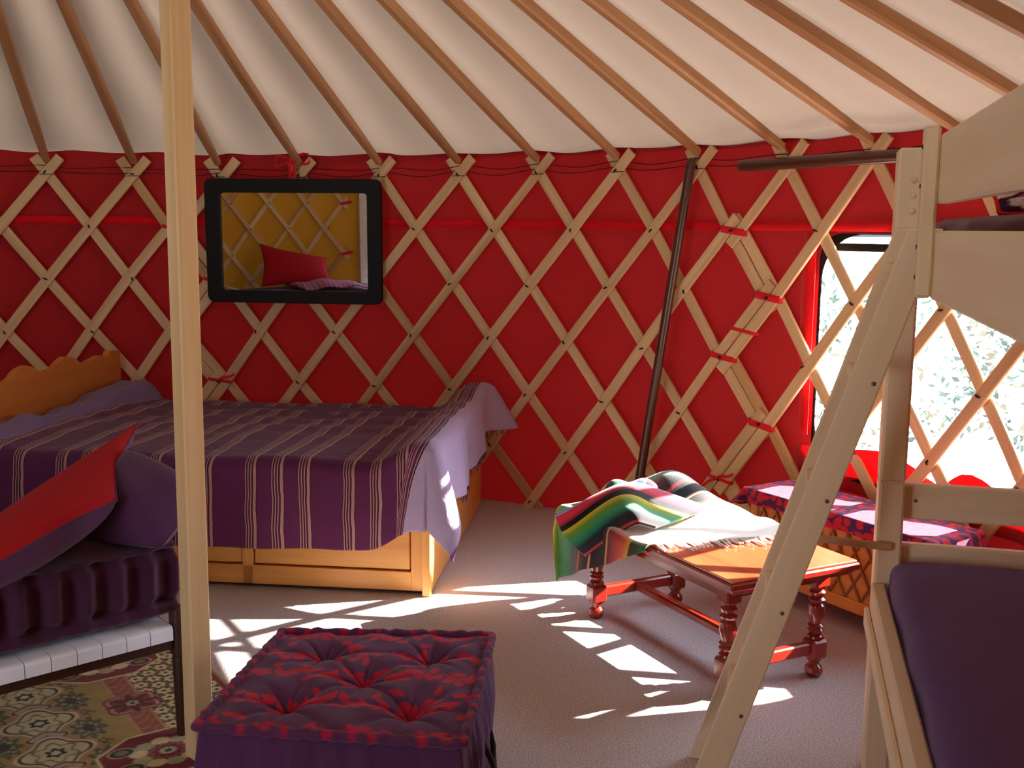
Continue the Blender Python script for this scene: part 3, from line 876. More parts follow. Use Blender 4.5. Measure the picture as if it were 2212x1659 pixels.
# front hem shorter towards the raised corner
out, drop = hang(rho, .035)
cx_, cy_ = np.minimum(XX, .010), np.minimum(YY, .006)
corner = (sx_ > 0) & (sy_ > 0)
zt = .425 + .062 * sm(-.17, -.02, XX) - .022 * sm(-.3, -1.1, YY) * sm(-.02, -.2, XX)
zt = zt + .006 * np.sin(11 * XX + 2 * YY) * np.sin(7 * YY + 1) + .0035 * np.sin(31 * YY + 3 * XX) * sm(-.1, -.6, YY) + .022 * sm(-1.25, -1.45, XX)
zt = zt + .02 * sm(-.9, -1.06, YY) * sm(-.13, -.03, XX)
fold = (.011 * np.sin(9 * XX + 1.2) + .007 * np.sin(23 * XX + .5)) * np.clip(sy_ / .3, 0, 1) * (sx_ <= 0)
foldx = (.016 * np.sin(15 * YY + .5) + .006 * np.sin(37 * YY)) * np.clip(sx_ / .26, 0, 1) * (sy_ <= 0)
ux, uy = sx_ / rho, sy_ / rho
bulge = .085 * np.sin(2 * np.arctan2(sy_, sx_ + 1e-9)) * np.clip(drop / .25, 0, 1) * corner
flare = .10 * sm(-1.0, -1.12, YY) * np.clip(sx_ / .26, 0, 1)
hx = cx_ + ux * (out + bulge) + foldx + .012 * np.clip(sx_ / .2, 0, 1) + flare
hy = cy_ + uy * (out + bulge) + fold + .010 * np.clip(sy_ / .2, 0, 1)
hz = zt - drop
short = 1 - .05 * sm(-.35, .0, XX) * np.clip(sy_ / .3, 0, 1) * (sx_ <= 0)
hz = zt - drop * short * (1 - .07 * corner)
hz = hz + .06 * sm(-.4, -1.1, YY) * np.clip(sx_ / .26, 0, 1) * (sy_ <= 0)
P = A + (-hx)[..., None] * EL + (-hy)[..., None] * ED + hz[..., None] * EZ
shift = .11 * np.clip((YY - .02) / .28, 0, 1) * sm(-.16, -.0, XX)
guv = np.stack([XX, YY, shift], -1)
sp = thing('bedspread', 'plum bedspread with thin pale stripes and a lilac end, draped over the double bed', 'bedspread', B(.7, .5, .43))
mb = MB(); mb.grid(P, None, guv, flip=True); obj('cover', mb, M['spread'], sp, smooth=True, solid=.004)
mb = MB()
for j in range(6, ny - 2):
    if rng.random() < .75 and Y[j] < .05:
        p = P[-1, j]; q = p + V(rng.uniform(-.006, .006), rng.uniform(-.008, .008), -rng.uniform(.012, .03))
        mb.tube([p, (p + q) / 2 + V(rng.uniform(-.003, .003), 0, 0), q], .0012, 4)
f_ = obj('fringe', mb, M['purple'], sp); f_['label'] = 'short purple thread fringe'; f_['kind'] = 'stuff'

# ---------------------------------------------------------------- daybed on the left
D0 = V(-.712, 2.283, 0); E1 = V(-.737, -.676, 0); E2 = V(-.676, .737, 0)
DB = lambda s, d, z: D0 + E1 * s + E2 * d + EZ * z
db = thing('daybed', 'low dark wood daybed with pale webbing slats, left of the square post', 'daybed', DB(.6, .28, 0))
def dbox(name, s0, s1, d0, d1, z0, z1, mat, ch=.003, parent=db):
    mb = MB(); mb.box(DB((s0 + s1) / 2, (d0 + d1) / 2, (z0 + z1) / 2), [E1, E2, EZ], ((s1 - s0) / 2, (d1 - d0) / 2, (z1 - z0) / 2), ch)
    return obj(name, mb, mat, parent)
for s, d in ((0, .0), (0, .56), (1.25, 0), (1.25, .56)):
    mb = MB(); b_ = DB(s + .012, d + .012, 0)
    mb.lathe(b_, [(0, .009), (.004, .012), (.04, .013), (.10, .015), (.18, .017), (.2, .016)], 14); mb.box(b_ + EZ * .25, [E1, E2, EZ], (.0165, .0165, .055), .003)
    obj('leg', mb, M['darkwood'], db, smooth=True, flat_angle=35)
dbox('front_rail', .03, 1.235, .002, .022, .214, .246, M['darkwood'])
dbox('back_rail', .03, 1.235, .562, .582, .214, .246, M['darkwood'])
dbox('end_rail', .002, .022, .03, .555, .214, .246, M['darkwood']); dbox('end_rail', 1.24, 1.26, .03, .555, .214, .246, M['darkwood'])
for i in range(23):
    s0 = .034 + i * .0520
    mb = MB(); prof = []
    # strap bent down over the rail at the front
    for d, z in ((-.004, .238), (-.0045, .262), (-.001, .267), (.006, .269), (.3, .264), (.578, .268), (.587, .262), (.588, .24)):
        prof.append([DB(s0, d, z), DB(s0 + .0500, d, z)])
    mb.grid(np.array(prof), flip=True); obj('strap', mb, M['slat'], db, solid=.003)

# tufted aubergine mattress
mt = MB(); n_s, n_c = 240, 72
zc0, hh, dd = .366, .094, .27
P = np.zeros((n_s, n_c, 3))
for i in range(n_s):
    s = -.005 + 1.25 * i / (n_s - 1)
    endf = min(1, max(0, (i / 9.))) if i < 9 else (min(1, (n_s - 1 - i) / 9.) if i > n_s - 10 else 1)
    rnd = math.sqrt(max(0, 1 - (1 - endf) ** 2)) * .12 + .88
    for j in range(n_c):
        a = 2 * PI * j / (n_c - 1)
        x = math.copysign(abs(math.cos(a)) ** .32, math.cos(a)); z = math.copysign(abs(math.sin(a)) ** .38, math.sin(a))
        flute = .5 + .5 * math.cos(2 * PI * s / .068)
        side = sm(.75, .98, abs(x))
        topw = sm(.75, .98, z)
        seam = math.exp(-((z - .62) / .10) ** 2) + math.exp(-((z + .55) / .10) ** 2)
        push = side * (.030 * (1 - flute ** 1.5) * math.exp(-(z / .75) ** 4) + (.020 + .006 * math.sin(2 * PI * s / .136)) * seam)
        dz = topw * (.016 * (1 - (.5 + .5 * math.cos(2 * PI * (s - .03) / .16)) * (.5 + .5 * math.cos(2 * PI * (x * dd) / .18))))
        d = .283 + x * (dd * rnd + .004) - math.copysign(push, x)
        P[i, j] = DB(s, d, zc0 + z * hh * (.97 + .03 * rnd) - dz * .8)
mt.grid(P)
for i, fl in ((0, 0), (n_s - 1, 1)):
    c_ = P[i].mean(0); b0 = [c_] + list(P[i]); m_ = len(P[i])
    mt.add(b0, [((0, k + 1, k + 2) if fl else (0, k + 2, k + 1)) for k in range(m_ - 1)])
tag(obj('daybed_mattress', mt, M['tuft'], smooth=True), 'thick tufted aubergine mattress lying on the daybed webbing', 'mattress')

def cushion(name, label, quad, tu, td, mu_, md_, ear=.1, wr=.05, seed=1, group=None):
    a, b = pillow(None, quad, tu, td, ear=ear, wr=wr, seed=seed)
    c_ = (a[13, 13] + b[13, 13]) / 2
    t = thing(name, label, 'cushion', c_, group)
    mb = MB(); mb.grid(a); obj('front_cover', mb, mu_, t, smooth=True)
    mb = MB(); mb.grid(b, flip=True); obj('back_cover', mb, md_, t, smooth=True)
    q = [V(*p) for p in quad]
    mb = MB(); edge = np.concatenate([a[:, 0], a[-1, 1:], a[-2::-1, -1], a[0, -2:0:-1]]); mb.tube(edge, .0022, 6, closed=True); obj('seam', mb, md_, t, smooth=True)
    return t
cushion('cushion', 'big red topped cushion with purple underside propped on the daybed', [(-.975, 1.80, .495), (-.838, 2.24, .553), (-.935, 2.69, .645), (-1.105, 2.075, .498)], .03, .085, M['redcush'], M['purple'], ear=.16, seed=3)
cushion('cushion', 'plain purple cushion slumped on the daybed beside the square post', [(-.93, 2.30, .452), (-.745, 2.235, .455), (-.70, 2.40, .545), (-.90, 2.50, .612)], .07, .05, M['purple'], M['purple'], ear=-.03, wr=.12, seed=8)

# ---------------------------------------------------------------- rug
O2 = V(-.707, 2.577); R1 = V(.57, -.82) / np.hypot(.57, .82); R2 = V(-.82, -.57) / np.hypot(.82, .57)
gold = V(lin(164, 134, 68)); cream = V(lin(212, 194, 140)); blk = V(lin(30, 26, 22)); redb = V(lin(118, 24, 26)); brn = V(lin(150, 80, 48)); olive = V(lin(120, 108, 60)); pink = V(lin(190, 130, 104)); sage = V(lin(168, 160, 120))
def rugmesh():
    stp = .0034
    p = np.arange(-.62, .82, stp); q = np.arange(0, 1.05, stp)
    Pp, Q = np.meshgrid(p, q, indexing='ij'); C = np.broadcast_to(gold, Pp.shape + (3,)).copy()
    def put(m, c):
        nonlocal C
        C = C * (1 - m[..., None]) + V(c) * m[..., None]
    wob = .0025 * np.sin(170 * Pp) * np.sin(150 * Q)
    def disc(cp, cq, rp, rq, pet=0, amp=0, ph=0):
        dp, dq = (Pp - cp) / rp, (Q - cq) / rq
        r = np.hypot(dp, dq)
        if pet: r = r / (1 + amp * np.cos(pet * np.arctan2(dq, dp) + ph))
        return r
    inn = lambda r, w=.06: sm(1 + w, 1 - w, r)
    # floral border
    b = (Q > .012) & (Q < .205)
    put(sm(.208, .200, Q) * sm(.008, .014, Q), blk * .6 + olive * .4)
    for i in range(-22, 32):
        for j in range(5):
            cp = i * .042 + (j % 2) * .021; cq = .04 + j * .037
            r = disc(cp, cq, .0165, .0165, 6, .18, i)
            put(inn(r), cream * .9 + gold * .1); put(inn(r / .34), blk)
    put(sm(.0, .004, Q) * sm(.03, .026, Q) , redb); put(sm(.016, .011, Q), gold)
    # brown strip
    s = sm(.203, .207, Q) * sm(.266, .262, Q); put(s, pink)
    put(sm(.209, .212, Q) * sm(.260, .257, Q), brn)
    cv = np.abs(np.sin(95 * Pp + 2.2 * np.sin(70 * Q))) ; put(sm(.22, .1, cv) * sm(.213, .217, Q) * sm(.256, .252, Q), pink)
    # field: medallion chain and palmettes, mirrored about q=.44
    for i in range(-4, 6):
        cp = .166 * i
        for cq in (.352, .528, ):
            r = disc(cp + .083, cq, .052, .034, 9, .2, 0); put(inn(r), olive * .55 + blk * .45); put(inn(r / .72) * (np.sin(230 * Pp) * np.sin(260 * Q) > .1), sage * .9); put(inn(r / .4), blk * .8 + olive * .2)
            r = disc(cp, cq + (.03 if cq > .44 else -.012), .018, .018, 5, .3, 1); put(inn(r) * (np.sin(300 * Pp) * np.sin(300 * Q) > -.2), olive * .5 + blk * .5)
    for i in range(-4, 6):
        cp = .166 * i
        for rr, c in ((1.18, pink), (1.10, cream), (1.0, blk), (.9, cream * .75 + sage * .25)):
            put(inn(disc(cp, .44, .066 * rr, .066 * rr, 4, .16, 0) , .03), c)
        r = disc(cp, .44, .044, .044, 6, .2, 0); put(inn(r) - inn(r / .85), olive); put(inn(r / .45), blk); put(inn(r / .22), cream)
        for rr, c in ((1.15, pink), (1.0, blk), (.86, sage)):
            put(inn(disc(cp + .083, .44, .027 * rr, .04 * rr, 4, .1, 0), .05), c)
        put(inn(disc(cp + .083, .44, .01, .012)), blk)
        for cq in (.60,):
            put(inn(disc(cp + .083, cq, .05, .05, 6, .1), .03), blk * .8 + olive * .2); 
            r = disc(cp + .083, cq, .05, .05, 6, .1); put(inn(r / .8) * (np.sin(330 * Pp) * np.sin(310 * Q) > .3), sage)
    # red rosette on the strip
    for cp in (-.553, .007, .567):
        for rr, c in ((1.12, redb), (1.0, pink), (.86, redb * .6 + brn * .4)):
            put(inn(disc(cp, .234, .05 * rr, .06 * rr, 4, .14, PI), .03), c)
        r = disc(cp, .234, .036, .042, 8, .5, 0); put(inn(r), redb * .5); put(inn(disc(cp, .234, .014, .014, 6, .2)), sage); put(inn(disc(cp, .234, .006, .006)), blk)
    # big red octagons
    for cp in (-.273, .287, .84):
        dp, dq = np.abs(Pp - cp), np.abs(Q - .236)
        oct_ = np.maximum(np.maximum(dp / .10, dq / .135), (dp / .10 + dq / .135) / 1.42)
        put(sm(1.08, 1.05, oct_), cream); put(sm(1.02, .99, oct_), redb)
        for k in range(10):
            a = 2 * PI * k / 10
            r = disc(cp + .052 * math.cos(a), .236 + .062 * math.sin(a), .017, .021, 0); put(inn(r), cream if k % 2 else sage)
        r = disc(cp, .236, .034, .04, 10, .12); put(inn(r), brn); put(inn(r / .8), redb * .8); put(inn(r / .45), sage); put(inn(r / .2), blk)
        for sp_, sq_ in ((-1, -1), (1, -1), (-1, 1), (1, 1)):
            r = disc(cp + sp_ * .04, .236 + sq_ * .088, .022, .03); put(inn(r) - inn(r / .85), sage); put(inn(r / .8), blk); put(inn(r / .5), olive)
    z = .007 + 0 * Pp
    edge = np.minimum(np.minimum(Pp - p[0], p[-1] - Pp), np.minimum(Q, q[-1] - Q)); z = z * sm(-.001, .006, edge) + .0015
    XY = O2 + Pp[..., None] * R1 + Q[..., None] * R2
    P3 = np.concatenate([XY, z[..., None]], -1)
    mb = MB(); mb.grid(P3, C, P3, flip=True)
    return mb
tag(obj('rug', rugmesh(), M['rug'], smooth=True), 'gold and red patterned oriental rug spread under the daybed', 'rug')

# ---------------------------------------------------------------- floor cushion (pouf)
c00, c10, c11, c01 = V(-.548, 1.80, 0), V(-.080, 1.745, 0), V(-.040, 2.238, 0), V(-.490, 2.248, 0)
HP = .262
def pq(u_, v_):
    u_ = np.asarray(u_)[..., None]; v_ = np.asarray(v_)[..., None]
    return (1 - u_) * (1 - v_) * c00 + u_ * (1 - v_) * c10 + u_ * v_ * c11 + (1 - u_) * v_ * c01
pf = thing('floor_cushion', 'square tufted purple floor cushion with red leaf pattern, beside the square post', 'floor cushion', pq(.5, .5))
n = 260; g = np.linspace(0, 1, n); U, W_ = np.meshgrid(g, g, indexing='ij')
P = pq(U, W_)
z = HP + .012 * (np.sin(PI * U) * np.sin(PI * W_)) ** .6
for (tu, tv) in ((.27, .25), (.76, .25), (.51, .5), (.27, .76), (.75, .76)):
    d = np.hypot((U - tu) * .45, (W_ - tv) * .46); z = z - .034 * np.exp(-(d / .036) ** 1.3)
    an = np.arctan2(W_ - tv, U - tu); z = z - .006 * np.exp(-(d / .10) ** 2) * (np.cos(4 * an) ** 8)
z = z + .003 * np.sin(25 * U + 9 * W_) * np.sin(21 * W_)
P[..., 2] = z
# red sprigs in rows
cells = []; r_ = np.random.default_rng(5)
for rowv in (.03, .27, .52, .745, .95):
    for i in range(50):
        u_ = (i + .5) / 50 + r_.normal(0, .006); spread = .022 + .026 * (math.sin(u_ * 2 * PI * 3 + rowv * 9) > -.2)
        cells.append((u_ * .45, (rowv + r_.normal(0, spread)) * .46))
msk = blobs(U * .45, W_ * .46, cells, 6, (.011, .018), (.0055, .009))
purp = V(lin(88, 44, 80)); redp = V(lin(176, 22, 54))
C_ = mixc(purp, redp, msk)
mb = MB(); mb.grid(P, C_, P); obj('top_panel', mb, M['tinted'], pf, smooth=True)
# sides with gathers
per = []
for (a, b) in (((0, 0), (1, 0)), ((1, 0), (1, 1)), ((1, 1), (0, 1)), ((0, 1), (0, 0))):
    for t_ in np.linspace(0, 1, 60)[:-1]:
        per.append(pq(a[0] + (b[0] - a[0]) * t_, a[1] + (b[1] - a[1]) * t_))
per = np.array(per); ctr = per.mean(0); m_ = len(per); nz = 16
P = np.zeros((m_, nz, 3))
for j in range(nz):
    s = j / (nz - 1)
    for i in range(m_):
        dv = unit(per[i] - ctr)
        e = min(i % 59, 59 - i % 59) / 59.
        o_ = .016 * math.sin(PI * s) + (.006 * math.sin(i * .83 + 2 * s) + .004 * math.sin(i * 1.9 + 5 * s)) * math.sin(PI * s) * sm(0, .1, e) - .004
        P[i, j] = per[i] + dv * o_ + EZ * (.004 + s * (HP - .004))
mb = MB(); mb.grid(P, None, None, close_u=True); b0 = [p[0] for p in P]; mb.add(b0, [tuple(range(m_))[::-1]])
obj('side_panel', mb, M['purple'], pf, smooth=True)
for zz_, rr_ in ((HP, .0095), (.012, .0095)):
    pts = []; cc = []
    for i in range(m_):
        dv = unit(per[i] - ctr); pts.append(per[i] + dv * (.003 + .0025 * math.sin(i * 1.7)) + EZ * (zz_ + .0015 * math.sin(i * 1.1)))
    mb = MB(); mb.tube(np.array(pts), [rr_ + .0006 * math.sin(i * 2.3) for i in range(m_)], 10, closed=True)
    Q_ = np.array(mb.v[0]); 
    e0 = pts
    mk = blobs(Q_[:, 0][None], Q_[:, 1][None], [(e0[i][0], e0[i][1]) for i in range(0, m_, 5) if (i * 7) % 4 < 3 and zz_ > .1], 9, (.007, .013), (.005, .008))[0]
    mb.c[0] = mixc(purp, redp, mk) ; mb.hascol = True
    obj('piping', mb, M['tinted'], pf, smooth=True)
mb = MB(); hp_ = pq(1.0, .62) + V(.022, 0, .0)
mb.tube([pq(1.0, .50) + V(.006, 0, .15), pq(1.0, .53) + V(.024, 0, .10), pq(1, .58) + V(.030, 0, .06), pq(1, .64) + V(.026, 0, .05), pq(1, .68) + V(.022, 0, .09), pq(1, .70) + V(.006, 0, .15)], .006, 8)
h_ = obj('handle', mb, M['knot'], pf, smooth=True); h_['label'] = 'black carrying strap'

# ---------------------------------------------------------------- coffee table
TA = unit(V(.46, -.888, 0)); TB = unit(V(-.888, -.46, 0)); TC = V(.520, 2.862, 0)
T = lambda a, b, z: TC + TA * a + TB * b + EZ * z
HT = .322
tb = thing('coffee_table', 'small red mahogany coffee table with turned legs in the sun', 'table', TC)
mb = MB()
mb.box(T(0, 0, HT - .003), [TA, TB, EZ], (.378, .196, .003), .002)
obj('top_panel', mb, M['mahog_top'], tb)
mb = MB(); mb.box(T(0, 0, HT - .0155), [TA, TB, EZ], (.385, .203, .0095), .005); mb.box(T(0, 0, HT - .027), [TA, TB, EZ], (.374, .192, .005), .002); mb.box(T(0, 0, HT - .035), [TA, TB, EZ], (.366, .184, .004), .002)
obj('moulded_edge', mb, M['mahog'], tb)
for s in (-1, 1):
    mb = MB(); mb.box(T(0, s * .150, .269), [TA, TB, EZ], (.29, .009, .016), .002); obj('apron', mb, M['mahog'], tb)
    mb = MB(); mb.box(T(s * .306, 0, .269), [TA, TB, EZ], (.009, .13, .016), .002); obj('apron', mb, M['mahog'], tb)
prof = [(0, .012), (.004, .019), (.014, .0235), (.026, .021), (.034, .013), (.040, .014), (.044, .018), (.05, .019)]
prof2 = [(.100, .019), (.104, .022), (.110, .020), (.114, .013), (.119, .0185), (.125, .021), (.131, .016), (.137, .021), (.143, .015), (.150, .017), (.172, .0225), (.190, .0195), (.196, .014), (.201, .020), (.207, .0225), (.213, .015), (.218, .019), (.226, .021), (.232, .015), (.238, .019), (.242, .019)]
for sa in (-1, 1):
    for sb in (-1, 1):
        b_ = T(sa * .302, sb * .142, 0)
        mb = MB(); mb.lathe(b_, prof, 22); mb.lathe(b_, prof2, 22)
        mb.box(b_ + EZ * .075, [TA, TB, EZ], (.024, .024, .026), .006); mb.box(b_ + EZ * .263, [TA, TB, EZ], (.023, .023, .022), .004)
        obj('leg', mb, M['mahog'], tb, smooth=True, flat_angle=32)
for sa in (-1, 1):
    mb = MB(); mb.box(T(sa * .302, 0, .078), [TB, TA, EZ], (.121, .012, .016), .004); obj('stretcher', mb, M['mahog'], tb)
mb = MB(); mb.box(T(0, 0, .078), [TA, TB, EZ], (.291, .015, .012), .006); obj('stretcher', mb, M['mahog'], tb)

# ---------------------------------------------------------------- striped blanket over the table
bl = thing('striped_blanket', 'rainbow striped woven blanket with white fringe heaped over the coffee table end', 'blanket', T(-.2, 0, HT))
na, nb = 170, 130
q00, q10, q11, q01 = V(.055, .235), V(.165, -.225), V(-.55, -.25), V(-.405, .45)     # fringe end near, fringe end far, left far, left near
Sg, Tg = np.meshgrid(np.linspace(0, 1, na), np.linspace(0, 1, nb), indexing='ij')     # s: fringe -> left end, t: near -> far
pl = ((1 - Sg) * (1 - Tg))[..., None] * q00 + ((1 - Sg) * Tg)[..., None] * q10 + (Sg * Tg)[..., None] * q11 + (Sg * (1 - Tg))[..., None] * q01
a_, b_ = pl[..., 0], pl[..., 1]
ca_, cb_ = np.clip(a_, -.388, .388), np.clip(b_, -.206, .206)
da, dbv = a_ - ca_, b_ - cb_; rho = np.hypot(da, dbv) + 1e-9
out, drop = hang(rho, .02)
zt = HT + .006 + .004 * np.sin(30 * a_ + 8 * b_) * np.sin(23 * b_)
heap = .085 * np.exp(-(((a_ + .30) / .13) ** 2 + ((b_ + .11) / .10) ** 2)) + .03 * np.exp(-(((a_ + .12) / .12) ** 2 + ((b_ + .12) / .07) ** 2)) + .012 * np.exp(-((a_ + .1 + .6 * b_) / .035) ** 2) * (rho < .01)
und = (.012 * np.sin(26 * a_ + 1)) * np.clip(drop / .15, 0, 1)
bul = .015 * np.clip(drop / .2, 0, 1) * np.sin(2 * np.arctan2(np.abs(dbv), np.abs(da) + 1e-9)) * ((np.abs(da) > 0) & (np.abs(dbv) > 0))
hz = np.maximum(zt + heap - drop, .012)
P = TC + (ca_ + da / rho * (out + bul))[..., None] * TA + (cb_ + dbv / rho * (out + bul + und))[..., None] * TB + hz[..., None] * EZ
stripe = .20 + a_ * 1.0 + .15 * np.clip(dbv, 0, 1) - .10 * np.clip(dbv - .1, 0, 1) + .04 * b_
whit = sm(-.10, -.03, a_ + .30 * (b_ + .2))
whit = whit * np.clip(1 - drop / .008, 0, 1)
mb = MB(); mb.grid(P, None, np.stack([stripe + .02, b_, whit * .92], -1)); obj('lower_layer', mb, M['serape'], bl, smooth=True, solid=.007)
# folded over corner lying on top
nu, nv = 90, 70
Ug, Vg = np.meshgrid(np.linspace(0, 1, nu), np.linspace(0, 1, nv), indexing='ij')   # u: left tip -> right tip, v: far/top -> near/low edge
def crest(Lf, Cr, Rt, u_):
    u_ = u_[..., None]; c = .5
    t = np.clip((u_ - c) / .16, -1, 1); soft = .04 * (t * t - 1) * 0
    w2 = np.where(u_ < c - .12, 0, np.where(u_ > c + .12, u_ - c, (u_ - c + .12) ** 2 / .48))
    w1 = u_ - w2
    return V(Lf) + (V(Cr) - V(Lf)) * w1 / c + (V(Rt) - V(Cr)) * w2 / (1 - c)
vv = Vg[..., None]
P = (1 - vv) * crest((.122, 2.895, .350), (.335, 3.00, .425), (.565, 2.975, .350), Ug) + vv * crest((.212, 2.935, .222), (.335, 2.80, .352), (.385, 2.80, .342), Ug)
P[..., 2] += .022 * np.sin(PI * Vg) * np.sin(PI * np.clip(Ug * 1.3, 0, 1)) ** 2
P[..., 0] -= .018 * np.sin(PI * Vg) * (1 - Ug)
P[..., 2] += .006 + .006 * np.sin(PI * Ug) * np.sin(9 * Vg)
mb = MB(); mb.grid(P, None, np.stack([.425 + .335 * Vg, Ug * .4, 0 * Ug], -1)); obj('folded_corner', mb, M['serape'], bl, smooth=True, solid=.009)
# crumpled lump behind
Ug, Vg = np.meshgrid(np.linspace(0, 1, 60), np.linspace(0, 1, 50), indexing='ij')
P = V(.205, 3.05, .335) + Ug[..., None] * V(.31, .03, -.0) + Vg[..., None] * V(.05, .12, 0)
P[..., 2] += .085 * np.sin(PI * np.clip(Ug * .95 + .02, 0, 1)) ** .7 * np.sin(PI * Vg) ** .6 * (1 - .55 * Ug) + .008 * np.sin(20 * Ug + 6 * Vg) * np.sin(PI * Vg) - .03 * sm(.85, 1, Vg) - .04 * sm(.12, 0, Ug)
mb = MB(); mb.grid(P, None, np.stack([.13 + Ug * .55, Vg * .2, 0 * Ug], -1)); obj('crumpled_fold', mb, M['serape'], bl, smooth=True, solid=.007)
mb = MB()
for i in range(60):
    t_ = i / 59.; p = q00 * (1 - t_) + q10 * t_
    if abs(p[1]) > .2: continue
    e = p + V(rng.uniform(.02, .065), rng.uniform(-.01, .02))
    zz_ = HT + .004
    mb.tube([T(p[0] - .01, p[1], zz_ + .004), T((p[0] + e[0]) / 2, (p[1] + e[1]) / 2 + rng.uniform(-.004, .004), zz_ + .002), T(min(e[0], .38), e[1], zz_)], .0022, 5)
fr = obj('fringe', mb, M['fringe'], bl, smooth=True); fr['label'] = 'white thread fringe'; fr['kind'] = 'stuff'

# ---------------------------------------------------------------- lattice fronted chest
K1 = unit(V(.522, -.853, 0)); K2 = V(-K1[1], K1[0], 0); KO = V(.757, 3.312, 0)
K = lambda s, d, z: KO + K1 * s + K2 * d + EZ * z
ch_ = thing('lattice_chest', 'low honey wood chest with dark diagonal lattice front under the window', 'chest', K(.33, .1, 0))
def kbox(name, s0, s1, d0, d1, z0, z1, mat, ch=.003):
    mb = MB(); mb.box(K((s0 + s1) / 2, (d0 + d1) / 2, (z0 + z1) / 2), [K1, K2, EZ], ((s1 - s0) / 2, (d1 - d0) / 2, (z1 - z0) / 2), ch)
    return obj(name, mb, mat, ch_)
kbox('body', .0, .66, .006, .195, .085, .318, M['chestwood'])
kbox('lid', -.012, .672, -.008, .2, .318, .332, M['chestwood'])
kbox('bottom_rail', -.006, .666, -.004, .198, .062, .098, M['chestwood'])
kbox('stile', -.004, .026, -.002, .02, .098, .318, M['chestwood']); kbox('stile', .634, .664, -.002, .02, .098, .318, M['chestwood'])
for s, d in ((.03, .03), (.63, .03), (.03, .17), (.63, .17)):
    kbox('foot', s - .02, s + .02, d - .018, d + .018, 0, .063, M['darkwood'])
mb = MB()
z0, z1, s0, s1 = .100, .316, .028, .632
for sg in (-1, 1):
    for c0 in np.arange(-.4, 1.1, .056):
        # line s = c0 + sg*(z-z0)*.62 clipped to the panel
        pts = [(c0 + sg * (z - z0) * .62, z) for z in np.linspace(z0, z1, 40)]
        pts = [p for p in pts if s0 < p[0] < s1]
        if len(pts) < 4: continue
        p, q = K(pts[0][0], .004 if sg > 0 else .0015, pts[0][1]), K(pts[-1][0], .004 if sg > 0 else .0015, pts[-1][1])
        mb.bar(p, q, .007, .005, K1, .001)
obj('lattice', mb, M['chestdark'], ch_)
# runner cloth on the chest
nx, ny = 250, 110
S_ = np.linspace(-.085, .745, nx); D_ = np.linspace(-.062, .195, ny)
SS, DD = np.meshgrid(S_, D_, indexing='ij')
cs_, cd_ = np.clip(SS, -.014, .674), np.maximum(DD, -.010)
ds_, dd_ = SS - cs_, DD - cd_; rho = np.hypot(ds_, dd_) + 1e-9
out, drop = hang(rho, .008)
drop = drop * .93
out = out + .030 * np.clip(drop / .06, 0, 1) * ((np.abs(ds_) > 0) & (np.abs(dd_) > 0)) + .022 * np.clip(drop / .07, 0, 1) * (np.abs(ds_) > 0) + .004 * np.sin(45 * SS) * np.clip(drop / .05, 0, 1)
P = KO + (cs_ + ds_ / rho * out)[..., None] * K1 + (cd_ + dd_ / rho * out)[..., None] * K2 + (.337 - drop + .001 * np.sin(30 * SS) * np.sin(40 * DD))[..., None] * EZ
cells = []; r_ = np.random.default_rng(12)
for i in range(30):
    for j in range(9):
        cells.append((-.08 + i * .029 + (j % 2) * .014 + r_.normal(0, .005), -.06 + j * .031 + r_.normal(0, .005)))
mk = blobs(SS, DD, cells, 4, (.010, .021), (.006, .012))
C_ = mixc(V(lin(72, 34, 78)), V(lin(188, 26, 48)), mk)
mb = MB(); mb.grid(P, C_, np.stack([SS, DD, 0 * SS], -1))
tag(obj('chest_runner', mb, M['tinted'], smooth=True, solid=.003), 'purple cloth with red leaf pattern covering the lattice chest', 'table runner')

# ---------------------------------------------------------------- bunk bed
QB = V(.741, 2.121, 0); BU = unit(V(.2453, .9694, 0)); BW = V(BU[1], -BU[0], 0)
L = lambda t, w, z: QB + BU * t + BW * w + EZ * z
bk = thing('bunk_bed', 'unpainted pine bunk bed at the right edge, in front of the window', 'bunk bed', L(-.8, .37, 0))
def lbox(name, t0, t1, w0, w1, z0, z1, mat=M['pine'], ch=.004, parent=None):
    mb = MB(); mb.box(L((t0 + t1) / 2, (w0 + w1) / 2, (z0 + z1) / 2), [BU, BW, EZ], ((t1 - t0) / 2, (w1 - w0) / 2, (z1 - z0) / 2), ch)
    return obj(name, mb, mat, parent or bk)
BL = -1.72
for w0, w1 in ((0, .050), (.70, .75)):
    for t0 in (.015, BL):
        mb = MB()
        for z0, z1 in ((0, .6345), (.6365, 1.297)):
            mb.box(L(t0 + .035, (w0 + w1) / 2, (z0 + z1) / 2), [BU, BW, EZ], (.035, (w1 - w0) / 2, (z1 - z0) / 2), .005)
        mb.box(L(t0 + .035, (w0 + w1) / 2, .6355), [BU, BW, EZ], (.0335, (w1 - w0) / 2 - .0015, .003), .0005)
        p_ = obj('post', mb, M['pine'], bk)
        if t0 > 0 and w0 == 0:
            mb = MB()
            for z in (1.235, 1.205, 1.175): mb.lathe(L(.0152, .030, z), [(0, .0065), (.003, .005)], 12, -BU)
            obj('wood_plug', mb, M['pine'], p_, smooth=True)
